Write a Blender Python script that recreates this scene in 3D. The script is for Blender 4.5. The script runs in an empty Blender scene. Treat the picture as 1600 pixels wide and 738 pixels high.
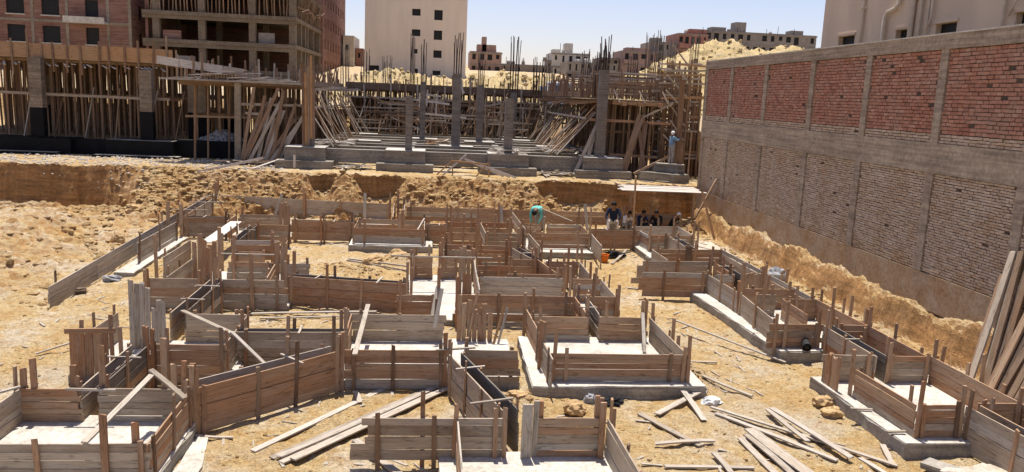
import bpy, math, random
from mathutils import Vector, Matrix, noise
random.seed(7)
rad = math.radians
U = random.uniform
SC = bpy.context.scene
COL = SC.collection

# ---------------------------------------------------------------- camera
def cam_matrix(yaw, pitch, roll, loc):
    cy, sy, cp, sp = math.cos(yaw), math.sin(yaw), math.cos(pitch), math.sin(pitch)
    f = Vector((sy*cp, cy*cp, -sp)); r = Vector((cy, -sy, 0)); u = r.cross(f)
    c, s = math.cos(roll), math.sin(roll)
    r2 = r*c + u*s; u2 = u*c - r*s; b = -f
    return Matrix(((r2.x, u2.x, b.x, loc[0]), (r2.y, u2.y, b.y, loc[1]), (r2.z, u2.z, b.z, loc[2]), (0, 0, 0, 1)))
cd = bpy.data.cameras.new('camera'); cam = bpy.data.objects.new('camera', cd); COL.objects.link(cam)
cd.sensor_width = 36; cd.lens = 36*1250/1600; cd.clip_start = .1; cd.clip_end = 3000
cam.matrix_world = cam_matrix(rad(5.84), rad(9.88), rad(2.49), (0, 0, 6))
SC.camera = cam

# ---------------------------------------------------------------- world, sun, exposure
SUN_EL, SUN_AZ = 75, -4          # azimuth measured from +Y towards +X
wd = bpy.data.worlds.new('World'); SC.world = wd; wd.use_nodes = True
nt = wd.node_tree; nt.nodes.clear()
sky = nt.nodes.new('ShaderNodeTexSky'); sky.sky_type = 'NISHITA'; sky.sun_disc = False
sky.sun_elevation = rad(SUN_EL); sky.sun_rotation = rad(SUN_AZ)
sky.air_density = 1.0; sky.dust_density = .9; sky.ozone_density = 2.0; sky.altitude = 100
bg = nt.nodes.new('ShaderNodeBackground'); bg.inputs[1].default_value = .105
out = nt.nodes.new('ShaderNodeOutputWorld')
wb = nt.nodes.new('ShaderNodeMix'); wb.data_type = 'RGBA'; wb.blend_type = 'MULTIPLY'; wb.inputs[0].default_value = 1; wb.inputs[7].default_value = (1.10, .93, .97, 1)   # white balance of the sky
nt.links.new(sky.outputs[0], wb.inputs[6]); nt.links.new(wb.outputs[2], bg.inputs[0]); nt.links.new(bg.outputs[0], out.inputs[0])
sl = bpy.data.lights.new('sun', 'SUN'); sl.energy = 4.6; sl.angle = rad(.55); sl.color = (1, .95, .87)
so = bpy.data.objects.new('sun', sl); COL.objects.link(so)
e, a = rad(SUN_EL), rad(SUN_AZ)
so.rotation_euler = Vector((-math.cos(e)*math.sin(a), -math.cos(e)*math.cos(a), -math.sin(e))).to_track_quat('-Z', 'Y').to_euler()
so.location = (0, 0, 60)
SC.view_settings.view_transform = 'Standard'; SC.view_settings.look = 'None'
SC.view_settings.exposure = 0.55; SC.view_settings.gamma = 1

# ---------------------------------------------------------------- materials
class NB:
    def __init__(s, name):
        s.m = bpy.data.materials.new(name); s.m.use_nodes = True
        s.t = s.m.node_tree; s.b = s.t.nodes['Principled BSDF']
        s.b.inputs['Specular IOR Level'].default_value = .2
    def n(s, ty, **kw):
        x = s.t.nodes.new(ty)
        for k, v in kw.items(): setattr(x, k, v)
        return x
    def l(s, a, b): s.t.links.new(a, b)
    def coords(s, kind='Object', scale=(1, 1, 1), rnd=False):
        tc = s.n('ShaderNodeTexCoord'); mp = s.n('ShaderNodeMapping'); mp.inputs['Scale'].default_value = scale
        if rnd:
            oi = s.n('ShaderNodeObjectInfo'); mu = s.n('ShaderNodeVectorMath', operation='SCALE'); mu.inputs[0].default_value = (31, 17, 53)
            s.l(oi.outputs['Random'], mu.inputs['Scale']); ad = s.n('ShaderNodeVectorMath', operation='ADD')
            s.l(tc.outputs[kind], ad.inputs[0]); s.l(mu.outputs[0], ad.inputs[1]); s.l(ad.outputs[0], mp.inputs[0])
        else: s.l(tc.outputs[kind], mp.inputs[0])
        return mp.outputs[0]
    def pos(s, scale=(1, 1, 1)):
        g = s.n('ShaderNodeNewGeometry'); mp = s.n('ShaderNodeMapping'); mp.inputs['Scale'].default_value = scale
        s.l(g.outputs['Position'], mp.inputs[0]); return mp.outputs[0]
    def noise(s, vec, scale, detail=5, rough=.6):
        x = s.n('ShaderNodeTexNoise'); x.inputs['Scale'].default_value = scale; x.inputs['Detail'].default_value = detail
        x.inputs['Roughness'].default_value = rough; s.l(vec, x.inputs['Vector']); return x.outputs['Fac']
    def ramp(s, fac, stops, interp='LINEAR'):
        r = s.n('ShaderNodeValToRGB'); r.color_ramp.interpolation = interp; cr = r.color_ramp
        while len(cr.elements) < len(stops): cr.elements.new(.5)
        for e_, (p, c) in zip(cr.elements, stops):
            e_.position = p; e_.color = (c if hasattr(c, '__len__') else (c, c, c)) + (1,) if hasattr(c, '__len__') else (c, c, c, 1)
        s.l(fac, r.inputs[0]); return r.outputs[0]
    def mix(s, fac, A, B, mode='MIX'):
        x = s.n('ShaderNodeMix', data_type='RGBA', blend_type=mode)
        for i, v in ((0, fac), (6, A), (7, B)):
            if hasattr(v, 'is_linked') or hasattr(v, 'links'): s.l(v, x.inputs[i])
            else: x.inputs[i].default_value = v if i == 0 else (tuple(v) + (1,))
        return x.outputs[2]
    def bump(s, h, strength=.5, dist=.02):
        b = s.n('ShaderNodeBump'); b.inputs['Strength'].default_value = strength; b.inputs['Distance'].default_value = dist
        s.l(h, b.inputs['Height']); s.l(b.outputs[0], s.b.inputs['Normal'])
    def fin(s, col, rough=.85):
        if hasattr(col, 'links'): s.l(col, s.b.inputs['Base Color'])
        else: s.b.inputs['Base Color'].default_value = tuple(col) + (1,)
        s.b.inputs['Roughness'].default_value = rough
        return s.m
M = {}
def wood(name, cols, stain=.5, stain_col=(.36, .33, .29)):
    k = NB(name); oi = k.n('ShaderNodeObjectInfo')
    st = [(i/(len(cols)-1), c) for i, c in enumerate(cols)]
    base = k.ramp(oi.outputs['Random'], st)
    v = k.coords('Object', (1.3, 26, 26), True)
    g = k.noise(v, 1.6, 6, .65)
    c = k.mix(k.ramp(g, [(.3, .35), (.5, .9), (.72, 1.25)]), (0, 0, 0), base)
    c = k.mix(1.0, base, k.ramp(g, [(.28, .48), (.46, .94), (.75, 1.22)]), 'MULTIPLY')
    v2 = k.coords('Object', (1.0, 3.2, 3.2), True)
    s2 = k.noise(v2, 1.7, 5, .7)
    f = k.ramp(s2, [(.52 - .12*stain, 0.0), (.70, stain)])
    c = k.mix(f, c, stain_col)
    d = k.noise(k.coords('Object', (2.0, 9, 9), True), 2.3, 3, .6)
    c = k.mix(1.0, c, k.ramp(d, [(.30, .55), (.42, 1.0)]), 'MULTIPLY')
    k.bump(g, .5, .006); return k.fin(c, .82)
M['form'] = wood('form_wood', [(.35, .185, .095), (.41, .25, .145), (.29, .16, .088), (.45, .295, .175), (.36, .235, .145), (.40, .20, .098)], .5, (.43, .345, .26))
M['formgrey'] = wood('greyed_form_wood', [(.33, .245, .17), (.40, .315, .23), (.27, .195, .13), (.45, .36, .27), (.36, .26, .17)], .65, (.46, .395, .315))
M['formshade'] = wood('shaded_form_wood', [(.15, .125, .10), (.20, .165, .13), (.12, .10, .085)], .45, (.27, .25, .22))  # darker form wood: the shade inside the channels is painted into the boards
M['grey'] = wood('weathered_wood', [(.36, .31, .25), (.44, .37, .29), (.29, .235, .175), (.48, .42, .35)], .5, (.50, .46, .40))
M['shore'] = wood('shoring_wood', [(.21, .12, .065), (.30, .19, .115), (.16, .095, .055), (.34, .235, .15)], .35, (.36, .30, .24))
M['dark'] = wood('old_wood', [(.13, .085, .055), (.19, .13, .09), (.11, .075, .05)], .3, (.26, .22, .18))
M['orange'] = wood('raw_wood', [(.38, .21, .095), (.44, .26, .13), (.36, .23, .13)], .3, (.42, .33, .24))

M['whitewood'] = wood('bleached_wood', [(.55, .49, .42), (.62, .56, .49)], .3, (.66, .62, .56))
def concrete(name, c0, c1, scale=1.2, pits=True, rough=.9, form=False):
    k = NB(name); v = k.pos()
    n1 = k.noise(v, scale, 6, .65); n2 = k.noise(v, scale*9, 4, .6)
    c = k.ramp(n1, [(.3, c0), (.7, c1)])
    c = k.mix(1.0, c, k.ramp(n2, [(.3, .72), (.6, 1.08)]), 'MULTIPLY')
    if form:
        w = k.noise(k.pos((.35, .35, 8)), 1.6, 3, .55)
        c = k.mix(1.0, c, k.ramp(w, [(.35, .72), (.6, 1.1)]), 'MULTIPLY')
    k.bump(n2, .4, .015); return k.fin(c, rough)
M['blind'] = concrete('blinding_concrete', (.40, .36, .30), (.62, .58, .51), 1.5)
M['pad'] = concrete('pad_concrete', (.24, .215, .18), (.38, .345, .29), 1.8, form=True)
M['conc'] = concrete('grey_concrete', (.19, .165, .135), (.30, .265, .22), 1.2, form=True)
M['wallconc'] = concrete('wall_concrete', (.31, .235, .165), (.42, .335, .245), 1.0, form=True)
M['colconc'] = concrete('column_concrete', (.16, .135, .115), (.25, .22, .19), 1.5, form=True)
M['frameconc'] = concrete('frame_concrete', (.22, .175, .125), (.34, .285, .215), .5)
M['bitumen'] = concrete('bitumen', (.005, .005, .006), (.011, .011, .012), 1.5, rough=.85)
M['foundation'] = concrete('stained_foundation', (.34, .195, .09), (.44, .34, .235), 1.2)
M['plaster'] = concrete('beige_plaster', (.72, .60, .47), (.75, .63, .495), .06)
M['plaster2'] = concrete('tan_plaster', (.58, .455, .33), (.64, .51, .38), .2)
def plaster(name, c, v=.05):
    k = NB(name); n1 = k.noise(k.pos(), .12, 4, .6); n2 = k.noise(k.pos((1, 1, .15)), 1.1, 4, .6)
    cc = k.ramp(n1, [(.3, tuple(x*(1-v) for x in c)), (.7, tuple(x*(1+v) for x in c))])
    cc = k.mix(1.0, cc, k.ramp(n2, [(.3, .93), (.6, 1.02)]), 'MULTIPLY'); return k.fin(cc, .9)
M['plaster'] = plaster('beige_plaster', (.72, .60, .475)); M['plaster2'] = plaster('tan_plaster', (.60, .47, .345), .07)
M['darkframe2'] = concrete('column_grey', (.19, .15, .11), (.28, .225, .17), 1.2, form=True)
M['darkframe'] = concrete('dark_frame_concrete', (.15, .115, .08), (.23, .18, .13), .5)
M['farconc'] = concrete('far_concrete', (.22, .19, .165), (.30, .265, .23), .4)
M['farpink'] = concrete('far_pink', (.30, .19, .155), (.38, .27, .22), .4)
M['farwhite'] = concrete('far_white', (.48, .44, .38), (.58, .54, .47), .4)
M['farred'] = concrete('far_red', (.30, .145, .11), (.36, .19, .145), .4)

def brickmat(name, stops, wear):
    k = NB(name); oi = k.n('ShaderNodeObjectInfo')
    at = k.n('ShaderNodeAttribute', attribute_name='tone')
    ad = k.n('ShaderNodeMath', operation='ADD'); k.l(oi.outputs['Random'], ad.inputs[0]); k.l(at.outputs['Fac'], ad.inputs[1])
    fr = k.n('ShaderNodeMath', operation='FRACT'); k.l(ad.outputs[0], fr.inputs[0])
    c = k.ramp(fr.outputs[0], stops)
    n = k.noise(k.pos(), 1.1, 5, .65); c = k.mix(k.ramp(n, [(.36, .12), (.52, .3), (.7, .7)]), c, wear)
    n2 = k.noise(k.pos(), 22, 4, .7); c = k.mix(1.0, c, k.ramp(n2, [(.3, .7), (.6, 1.08)]), 'MULTIPLY')
    # splashed earth on the lowest courses
    g = k.n('ShaderNodeNewGeometry'); sx = k.n('ShaderNodeSeparateXYZ'); k.l(g.outputs['Position'], sx.inputs[0])
    ad2 = k.n('ShaderNodeMath', operation='MULTIPLY_ADD'); k.l(n, ad2.inputs[0]); ad2.inputs[1].default_value = -2.2; k.l(sx.outputs[2], ad2.inputs[2])
    c = k.mix(k.ramp(ad2.outputs[0], [(.55, .6), (1.0, 0.0)]), c, (.40, .25, .13))
    k.bump(n2, .4, .01); return k.fin(c, .9)
M['redbrick'] = brickmat('red_brick', [(0, (.42, .165, .095)), (.25, (.50, .225, .14)), (.5, (.32, .115, .068)), (.75, (.54, .285, .19)), (.9, (.38, .14, .08)), (1, (.47, .20, .12))], (.40, .275, .205))
M['palebrick'] = brickmat('pale_brick', [(0, (.56, .435, .32)), (.3, (.66, .54, .41)), (.55, (.46, .35, .25)), (.8, (.60, .475, .345)), (1, (.50, .38, .27))], (.42, .25, .13))
M['mortar'] = concrete('mortar', (.075, .052, .036), (.13, .095, .068), 2.5)

def far_brick(name, base, grid):
    k = NB(name); g = k.n('ShaderNodeNewGeometry'); n = k.noise(k.pos(), .35, 5, .6)
    c = k.ramp(n, [(.3, base), (.75, grid)])
    w = k.noise(k.pos((.3, .3, 5)), 1.5, 3, .6); c = k.mix(1.0, c, k.ramp(w, [(.35, .7), (.6, 1.15)]), 'MULTIPLY')
    return k.fin(c, .9)
M['farbrick'] = far_brick('far_brick', (.20, .095, .068), (.31, .19, .145))

def sandmat(name, k0, k1, k2, cut):
    k = NB(name); v = k.pos()
    n1 = k.noise(v, .55, 7, .62); n2 = k.noise(v, 3.5, 6, .65); n3 = k.noise(v, 28, 4, .7)
    c = k.ramp(n1, [(.34, k0), (.5, k1), (.62, k2)])
    c = k.mix(k.ramp(n2, [(.36, .75), (.56, 0.0)]), c, (k0[0]*.86, k0[1]*.76, k0[2]*.62))
    n4 = k.noise(k.pos((1, 1, 1)), 9, 5, .7); c = k.mix(1.0, c, k.ramp(n4, [(.33, .70), (.55, 1.05), (.7, 1.14)]), 'MULTIPLY')
    n5 = k.noise(v, .22, 6, .7); c = k.mix(k.ramp(n5, [(.52, 0.0), (.66, .55)]), c, (.56, .485, .375))
    n6 = k.noise(v, 1.1, 3, .6); c = k.mix(k.ramp(n6, [(.60, 0.0), (.72, .4)]), c, (k0[0]*.72, k0[1]*.66, k0[2]*.6))
    c = k.mix(1.0, c, k.ramp(n3, [(.33, .55), (.5, 1.0), (.6, 1.08)]), 'MULTIPLY')
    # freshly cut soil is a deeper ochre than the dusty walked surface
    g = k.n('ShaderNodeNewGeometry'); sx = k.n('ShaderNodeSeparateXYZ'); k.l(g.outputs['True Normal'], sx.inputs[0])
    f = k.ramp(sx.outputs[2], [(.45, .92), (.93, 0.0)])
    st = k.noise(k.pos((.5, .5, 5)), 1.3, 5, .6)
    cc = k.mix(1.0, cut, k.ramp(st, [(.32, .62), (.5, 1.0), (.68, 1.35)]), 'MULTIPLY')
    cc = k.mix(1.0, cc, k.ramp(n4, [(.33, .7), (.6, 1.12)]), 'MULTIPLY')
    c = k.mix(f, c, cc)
    mx = k.n('ShaderNodeMath', operation='ADD'); k.l(n2, mx.inputs[0]); k.l(n3, mx.inputs[1])
    k.bump(mx.outputs[0], 1.0, .07); return k.fin(c, .95)
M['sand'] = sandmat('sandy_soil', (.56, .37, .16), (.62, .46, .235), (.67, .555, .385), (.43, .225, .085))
M['clod'] = sandmat('soil_clods', (.52, .335, .15), (.60, .42, .205), (.64, .48, .28), (.52, .335, .15))
M['heap'] = sandmat('heap_sand', (.58, .44, .21), (.66, .52, .28), (.68, .56, .34), (.56, .42, .21))
M['far_ground'] = sandmat('far_soil', (.52, .39, .22), (.58, .45, .28), (.62, .51, .35), (.5, .36, .2))
M['dustgrey'] = concrete('grey_gravel', (.40, .34, .28), (.55, .49, .42), 3)
M['dust'] = concrete('dusty_cement', (.40, .33, .24), (.56, .50, .42), 2.2)

def plain(name, c, rough=.6, metal=0, var=.25, scale=4):
    k = NB(name); n = k.noise(k.coords('Object', (1, 1, 1), True), scale, 4, .6)
    cc = k.ramp(n, [(.3, tuple(x*(1-var) for x in c)), (.7, tuple(min(1, x*(1+var)) for x in c))])
    k.b.inputs['Metallic'].default_value = metal
    return k.fin(cc, rough)
M['rebar'] = plain('rusty_steel', (.06, .042, .036), .8, .2)
M['void'] = plain('dark_opening', (.018, .017, .017), .5)
M['glass'] = plain('dark_glass', (.02, .023, .026), .15)
M['pipe'] = plain('drain_pipe', (.52, .45, .37), .6, var=.1)
M['stone'] = plain('grey_stone', (.32, .32, .33), .9)
M['rock'] = plain('ochre_rock', (.46, .31, .155), .95, scale=7)
M['orangeplastic'] = plain('orange_plastic', (.75, .20, .025), .45, var=.1)
M['blackplastic'] = plain('black_plastic', (.03, .03, .03), .5)
M['whiteplastic'] = plain('white_plastic', (.72, .72, .70), .5, var=.1)
M['skin'] = plain('skin', (.20, .105, .065), .6, var=.1)
M['turq'] = plain('turquoise_cloth', (.13, .50, .44), .9)
M['navy'] = plain('navy_cloth', (.018, .024, .05), .9)
M['blackcloth'] = plain('black_cloth', (.015, .015, .017), .9)
M['bluecloth'] = plain('blue_cloth', (.16, .27, .38), .9)
M['greycloth'] = plain('grey_cloth', (.30, .29, .28), .9)
M['whitecloth'] = plain('white_cloth', (.70, .68, .65), .9, var=.1)
M['hair'] = plain('dark_hair', (.012, .01, .009), .7)
M['truckwhite'] = plain('white_paint', (.75, .76, .77), .35, var=.05)
M['truckglass'] = plain('blue_glass', (.06, .12, .22), .1)
M['tyre'] = plain('tyre_rubber', (.025, .025, .025), .8)

# ---------------------------------------------------------------- builders
def tag(o, label=None, cat=None, group=None, kind=None):
    for k_, v_ in (('label', label), ('category', cat), ('group', group), ('kind', kind)):
        if v_: o[k_] = v_
    return o
def empty(name, loc, label=None, cat=None, group=None):
    o = bpy.data.objects.new(name, None); COL.objects.link(o); o.location = loc; o.empty_display_size = .2
    return tag(o, label, cat, group)
def link(name, me, mat, parent=None, M4=None):
    o = bpy.data.objects.new(name, me); COL.objects.link(o)
    if mat and not me.materials:
        for m_ in (mat if isinstance(mat, (list, tuple)) else [mat]): me.materials.append(m_)
    W4 = M4 or Matrix.Identity(4)
    if parent:
        o.parent = parent; base = Matrix.Translation(parent.location)
        if parent.parent: base = PW[parent.name]
        PW[o.name] = W4
        o.matrix_local = base.inverted() @ W4
    else: o.matrix_world = W4
    PW[o.name] = W4
    return o
PW = {}
def mesh(name, V, F, smooth=False):
    me = bpy.data.meshes.new(name); me.from_pydata(V, [], F); me.update()
    if smooth: me.polygons.foreach_set('use_smooth', [True]*len(me.polygons))
    return me
def frame(p0, p1, up=None):
    p0, p1 = Vector(p0), Vector(p1); x = (p1-p0).normalized()
    up = Vector(up) if up else (Vector((0, 0, 1)) if abs(x.z) < .95 else Vector((0, 1, 0)))
    y = up.cross(x).normalized(); z = x.cross(y)
    return Matrix(((x.x, y.x, z.x, p0.x), (x.y, y.y, z.y, p0.y), (x.z, y.z, z.z, p0.z), (0, 0, 0, 1))), (p1-p0).length
def bar_mesh(name, L, w, h, seg=2, warp=0.0, rag=0.0):
    V, F = [], []
    b1, b2 = U(-warp, warp), U(-warp, warp)
    for i in range(seg+1):
        t = i/seg; x = t*L; s = math.sin(math.pi*t)
        dy, dz = b1*s, b2*s
        for (sy, sz) in ((-1, -1), (1, -1), (1, 1), (-1, 1)):
            xx = x + (U(-rag, rag) if i in (0, seg) else 0)
            V.append((xx, sy*w/2+dy, sz*h/2+dz))
    for i in range(seg):
        a = i*4; b = a+4
        for q in range(4): F.append((a+q, a+(q+1) % 4, b+(q+1) % 4, b+q))
    F.append((3, 2, 1, 0)); e_ = seg*4; F.append((e_, e_+1, e_+2, e_+3))
    return mesh(name, V, F)
def bar(name, p0, p1, w, h, mat, parent=None, up=None, seg=2, warp=0.0, rag=0.0):
    """a sawn timber from p0 to p1, w thick (sideways), h deep (along up)"""
    M4, L = frame(p0, p1, up)
    return link(name, bar_mesh(name, L, w, h, seg, warp, rag), mat, parent, M4)
def boxm(name, x0, x1, y0, y1, z0, z1, mat, parent=None, bev=0):
    c = Vector(((x0+x1)/2, (y0+y1)/2, (z0+z1)/2)); d = ((x1-x0)/2, (y1-y0)/2, (z1-z0)/2)
    V = [(sx*d[0], sy*d[1], sz*d[2]) for sz in (-1, 1) for sx, sy in ((-1, -1), (1, -1), (1, 1), (-1, 1))]
    F = [(3, 2, 1, 0), (4, 5, 6, 7)] + [(q, (q+1) % 4, (q+1) % 4+4, q+4) for q in range(4)]
    return link(name, mesh(name, V, F), mat, parent, Matrix.Translation(c))
def tube(name, pts, r, mat, parent=None, n=6, smooth=True, caps=True):
    V, F = [], []; P = [Vector(p) for p in pts]
    o0 = P[0].copy()
    for i, p in enumerate(P):
        d = (P[min(i+1, len(P)-1)]-P[max(i-1, 0)]).normalized()
        u = d.orthogonal().normalized() if abs(d.z) > .9 else Vector((0, 0, 1)).cross(d).normalized(); v = d.cross(u)
        rr = r[i] if hasattr(r, '__len__') else r
        for q in range(n):
            a_ = 2*math.pi*q/n; V.append(p-o0+u*rr*math.cos(a_)+v*rr*math.sin(a_))
    for i in range(len(P)-1):
        for q in range(n):
            a_, b_ = i*n, (i+1)*n; F.append((a_+q, a_+(q+1) % n, b_+(q+1) % n, b_+q))
    if caps: F.append(tuple(range(n-1, -1, -1))); F.append(tuple((len(P)-1)*n+q for q in range(n)))
    return link(name, mesh(name, V, F, smooth), mat, parent, Matrix.Translation(o0))
def prism(name, poly, z0, z1, mat, parent=None, rough=0.0):
    """a poured slab over a polygon; long edges are split and slightly uneven"""
    pts = []
    for i, p in enumerate(poly):
        q = poly[(i+1) % len(poly)]; L = math.dist(p, q); n = max(1, int(L/.35)) if rough else 1
        for j in range(n):
            t = j/n; pts.append((p[0]+(q[0]-p[0])*t + (U(-rough, rough) if j else 0), p[1]+(q[1]-p[1])*t + (U(-rough, rough) if j else 0)))
    n = len(pts); cx = sum(p[0] for p in pts)/n; cy = sum(p[1] for p in pts)/n
    V = [(p[0]-cx, p[1]-cy, 0) for p in pts] + [(p[0]-cx, p[1]-cy, z1-z0 + (U(-rough, rough)*.4)) for p in pts]
    F = [tuple(range(n-1, -1, -1)), tuple(range(n, 2*n))] + [(i, (i+1) % n, n+(i+1) % n, n+i) for i in range(n)]
    return link(name, mesh(name, V, F), mat, parent, Matrix.Translation((cx, cy, z0)))
def rect(x0, y0, x1, y1): return [(x0, y0), (x1, y0), (x1, y1), (x0, y1)]
ICO = None
def ico():
    global ICO
    if ICO is None:
        import bmesh
        b = bmesh.new(); bmesh.ops.create_icosphere(b, subdivisions=1, radius=1); b.verts.ensure_lookup_table()
        v1 = ([v.co.copy() for v in b.verts], [tuple(x.index for x in f.verts) for f in b.faces]); b.free()
        b = bmesh.new(); bmesh.ops.create_icosphere(b, subdivisions=3, radius=1)
        b.verts.ensure_lookup_table()
        v2 = ([v.co.copy() for v in b.verts], [tuple(x.index for x in f.verts) for f in b.faces]); b.free()
        ICO = (v1, v2)
    return ICO
def rock(name, loc, size, mat, label, cat='rock', seed=0, group=None):
    V0, F0 = ico()[1]; V = []
    for v in V0:
        n_ = noise.fractal(v*1.3+Vector((seed*7.1, 3, 1)), 1.0, 2.0, 4); k_ = 1+.42*n_
        c = noise.cell(v*1.7+Vector((seed*3.3, 0, 0)))*.14
        k_ += c
        V.append((v.x*size[0]*k_, v.y*size[1]*k_, v.z*size[2]*k_))
    o = link(name, mesh(name, V, F0, False), mat, None, Matrix.Translation(loc))
    return tag(o, label, cat, group)

# ---------------------------------------------------------------- terrain
def sm(a_, b_, x):
    t = min(1, max(0, (x-a_)/(b_-a_))); return t*t*(3-2*t)
def fbm(x, y, s, o=4, z=0.0): return noise.fractal(Vector((x*s, y*s, z)), 1.0, 2.0, o)
def lip(x):
    return 39.75 + .38*fbm(x, 3.3, .35, 4) + .16*fbm(x, 8.1, 1.9, 3) + sm(-11, -13, x)*(.6*fbm(x, 1.2, .4, 4) + .15*fbm(x, 8.1, 1.7, 3) + .5*sm(-12, -15, x)) if x < -11 else 39.75 + .38*fbm(x, 3.3, .35, 4) + .16*fbm(x, 8.1, 1.9, 3)
def crumb(x, y, z, a_):
    p = Vector((x, y, z))
    return a_*(1.1*(noise.turbulence(p*1.5, 3, True)-.55) + .5*(noise.turbulence(p*4.3+Vector((5, 1, 2)), 3, True)-.5))
def vor(x, y, s, a_):
    # faceted lumps: distance to the nearest cell point
    d = noise.voronoi(Vector((x*s, y*s, 0)))[0]
    return a_*(1-min(1, d[0]*1.25)) * (.5+noise.cell(Vector((math.floor(x*s)*1.0, math.floor(y*s)*1.0, 2)))*.5+.5)
def ground_z(x, y):
    z = .035*fbm(x, y, .5, 5) + .05*fbm(x, y, 2.4, 4, 4) + .012*noise.cell(Vector((x*3.1, y*3.1, 3)))
    # loose soil on the left
    lf = sm(-10.4, -12.5, x)
    if lf > 0:
        z += lf*(.24*fbm(x, y, .45, 5, 2) + .16*abs(fbm(x, y, 1.5, 4, 6)) + crumb(x, y, 0, .2))
        z += lf*.75*math.exp(-((x+16.3)/2.4)**2-((y-32)/4.5)**2) - lf*.25*math.exp(-((x+17.6)/1.8)**2-((y-37.8)/1.6)**2)
    for (mx, my, mh, mr) in ((-3.2, 27.0, .12, .9), (-1.2, 28.3, .3, .55), (-2.2, 26.2, .16, .5), (1.7, 15.0, .16, .45), (5.75, 16.6, .2, .4), (-2.9, 19.6, .05, .8), (11.9, 36.2, .75, .7), (-6.5, 33.8, .14, .7)):
        d2 = ((x-mx)**2+(y-my)**2)/mr**2
        if d2 < 6: z += mh*math.exp(-d2)*(1+.5*fbm(x, y, 3, 3))
    L = lip(x)
    rub = sm(-14.2, -11.2, x)*(1-sm(8.0, 9.0, x))
    nt1 = math.exp(-((x+2.6)/1.0)**4); nt2 = math.exp(-((x-7.3)/1.5)**4); nt3 = math.exp(-((x+5.4)/.55)**4); nt4 = math.exp(-((x-5.6)/.35)**4)*.7
    cut = max(nt1, nt2, nt3*.8, nt4)
    if y > L-5:
        w = .28 + .35*abs(fbm(x, 5.0, .9, 4)) + rub*(1.55 + .6*fbm(x, 1.0, .6, 3)) + 3.0*math.exp(-((x+12.6)/1.9)**2)
        t = (y-(L-w))/w
        if t >= 1: b = 1.0
        elif t <= 0: b = 0.0
        else:
            b = t if rub > .02 else t
            b = (t**.8)*(1-cut) + cut*(t*.42)
        rn = (.4+.6*rub)*crumb(x, y, 1.2*min(1, max(0, t)), .34)
        k_ = max(0, min(1, (t+.35)/.3)) * max(0, 1-max(0, t-.82)/.5)
        z = z*(1-b) + 1.88*b + rn*k_*(1-.55*cut)
        if t >= 1: z += .05*fbm(x, y, .8, 4) + .03*abs(fbm(x, y, 3, 3, 8)) + .12*rub*max(0, 1-(y-L)/.5)*fbm(x, y, 2.2, 3, 5)
    if x < -10.2 and y > 46.2: z += .75*sm(46.2, 47.6, y)*sm(-10.2, -11.2, x)
    if y > 62: z += (4.5-1.9)*sm(62, 66, y)
    # bank below the boundary wall
    if x > 12.2 and y < 38.8:
        bk = sm(12.78+.32*fbm(3, y, .7, 4), 13.22+.12*fbm(7, y, 1.1, 4), x)
        z += bk*(.92 + .30*fbm(x, y, .5, 4, 3)) + min(1, bk*2.5+.3)*crumb(x, y, bk*.8, .19)
    if y < 9: z += 0
    return z
def lin(a_, b_, s): n = max(1, round((b_-a_)/s)); return [a_+(b_-a_)*i/n for i in range(n)]
def grid(name, xs, ys, fz, mat, smooth=True):
    V = [(x, y, fz(x, y)) for y in ys for x in xs]; nx = len(xs)
    F = [(j*nx+i, j*nx+i+1, (j+1)*nx+i+1, (j+1)*nx+i) for j in range(len(ys)-1) for i in range(nx-1)]
    return link(name, mesh(name, V, F, smooth), mat)
xs = lin(-90, -32, 6) + lin(-32, -21, .5) + lin(-21, 12.2, .125) + lin(12.2, 13.5, .055) + [13.5, 13.69]
ys = lin(-14, 8, 1) + lin(8, 36.5, .12) + lin(36.5, 41.2, .055) + lin(41.2, 47, .2) + lin(47, 62, .6) + lin(62, 67, .5) + [67]
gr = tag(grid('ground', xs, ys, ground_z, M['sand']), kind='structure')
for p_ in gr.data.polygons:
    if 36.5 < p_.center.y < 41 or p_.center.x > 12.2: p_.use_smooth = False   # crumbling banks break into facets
def far_z(x, y):
    s = 4.5 + max(0, min(y, 172)-66)*.072 - max(0, y-185)*.05
    return s + .12*fbm(x, y, .2, 3)*min(1, max(0, y-66)/4)
def yard_z(x, y): return 4.42 if y < 66 else far_z(x, y)
tag(grid('far_terrain', lin(-420, -60, 30)+lin(-60, 80, 4)+lin(80, 420, 30)+[420], lin(67, 200, 4)+lin(200, 700, 50)+[700], far_z, M['far_ground']), kind='structure')
tag(grid('neighbour_yard', [13.7, 20, 30, 60, 120, 300], lin(-14, 39.6, 8)+[39.6], yard_z, M['far_ground']), kind='structure')
tag(grid('back_yard', [15.6, 20, 30, 60, 120, 300], [39.6]+lin(42, 66, 8)+[66, 67], yard_z, M['far_ground']), kind='structure')
tag(grid('passage_ground', [13.69, 14.3, 15, 15.45], [39.65, 44, 50, 56, 62], lambda x, y: 1.88, M['sand']), kind='structure')
tag(grid('cut_bank', [15.4, 15.5, 15.6], lin(39.6, 67, .5)+[67], lambda x, y: 1.6 if x < 15.45 else 3.2 if x < 15.55 else 4.44, M['sand']), kind='structure')

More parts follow.
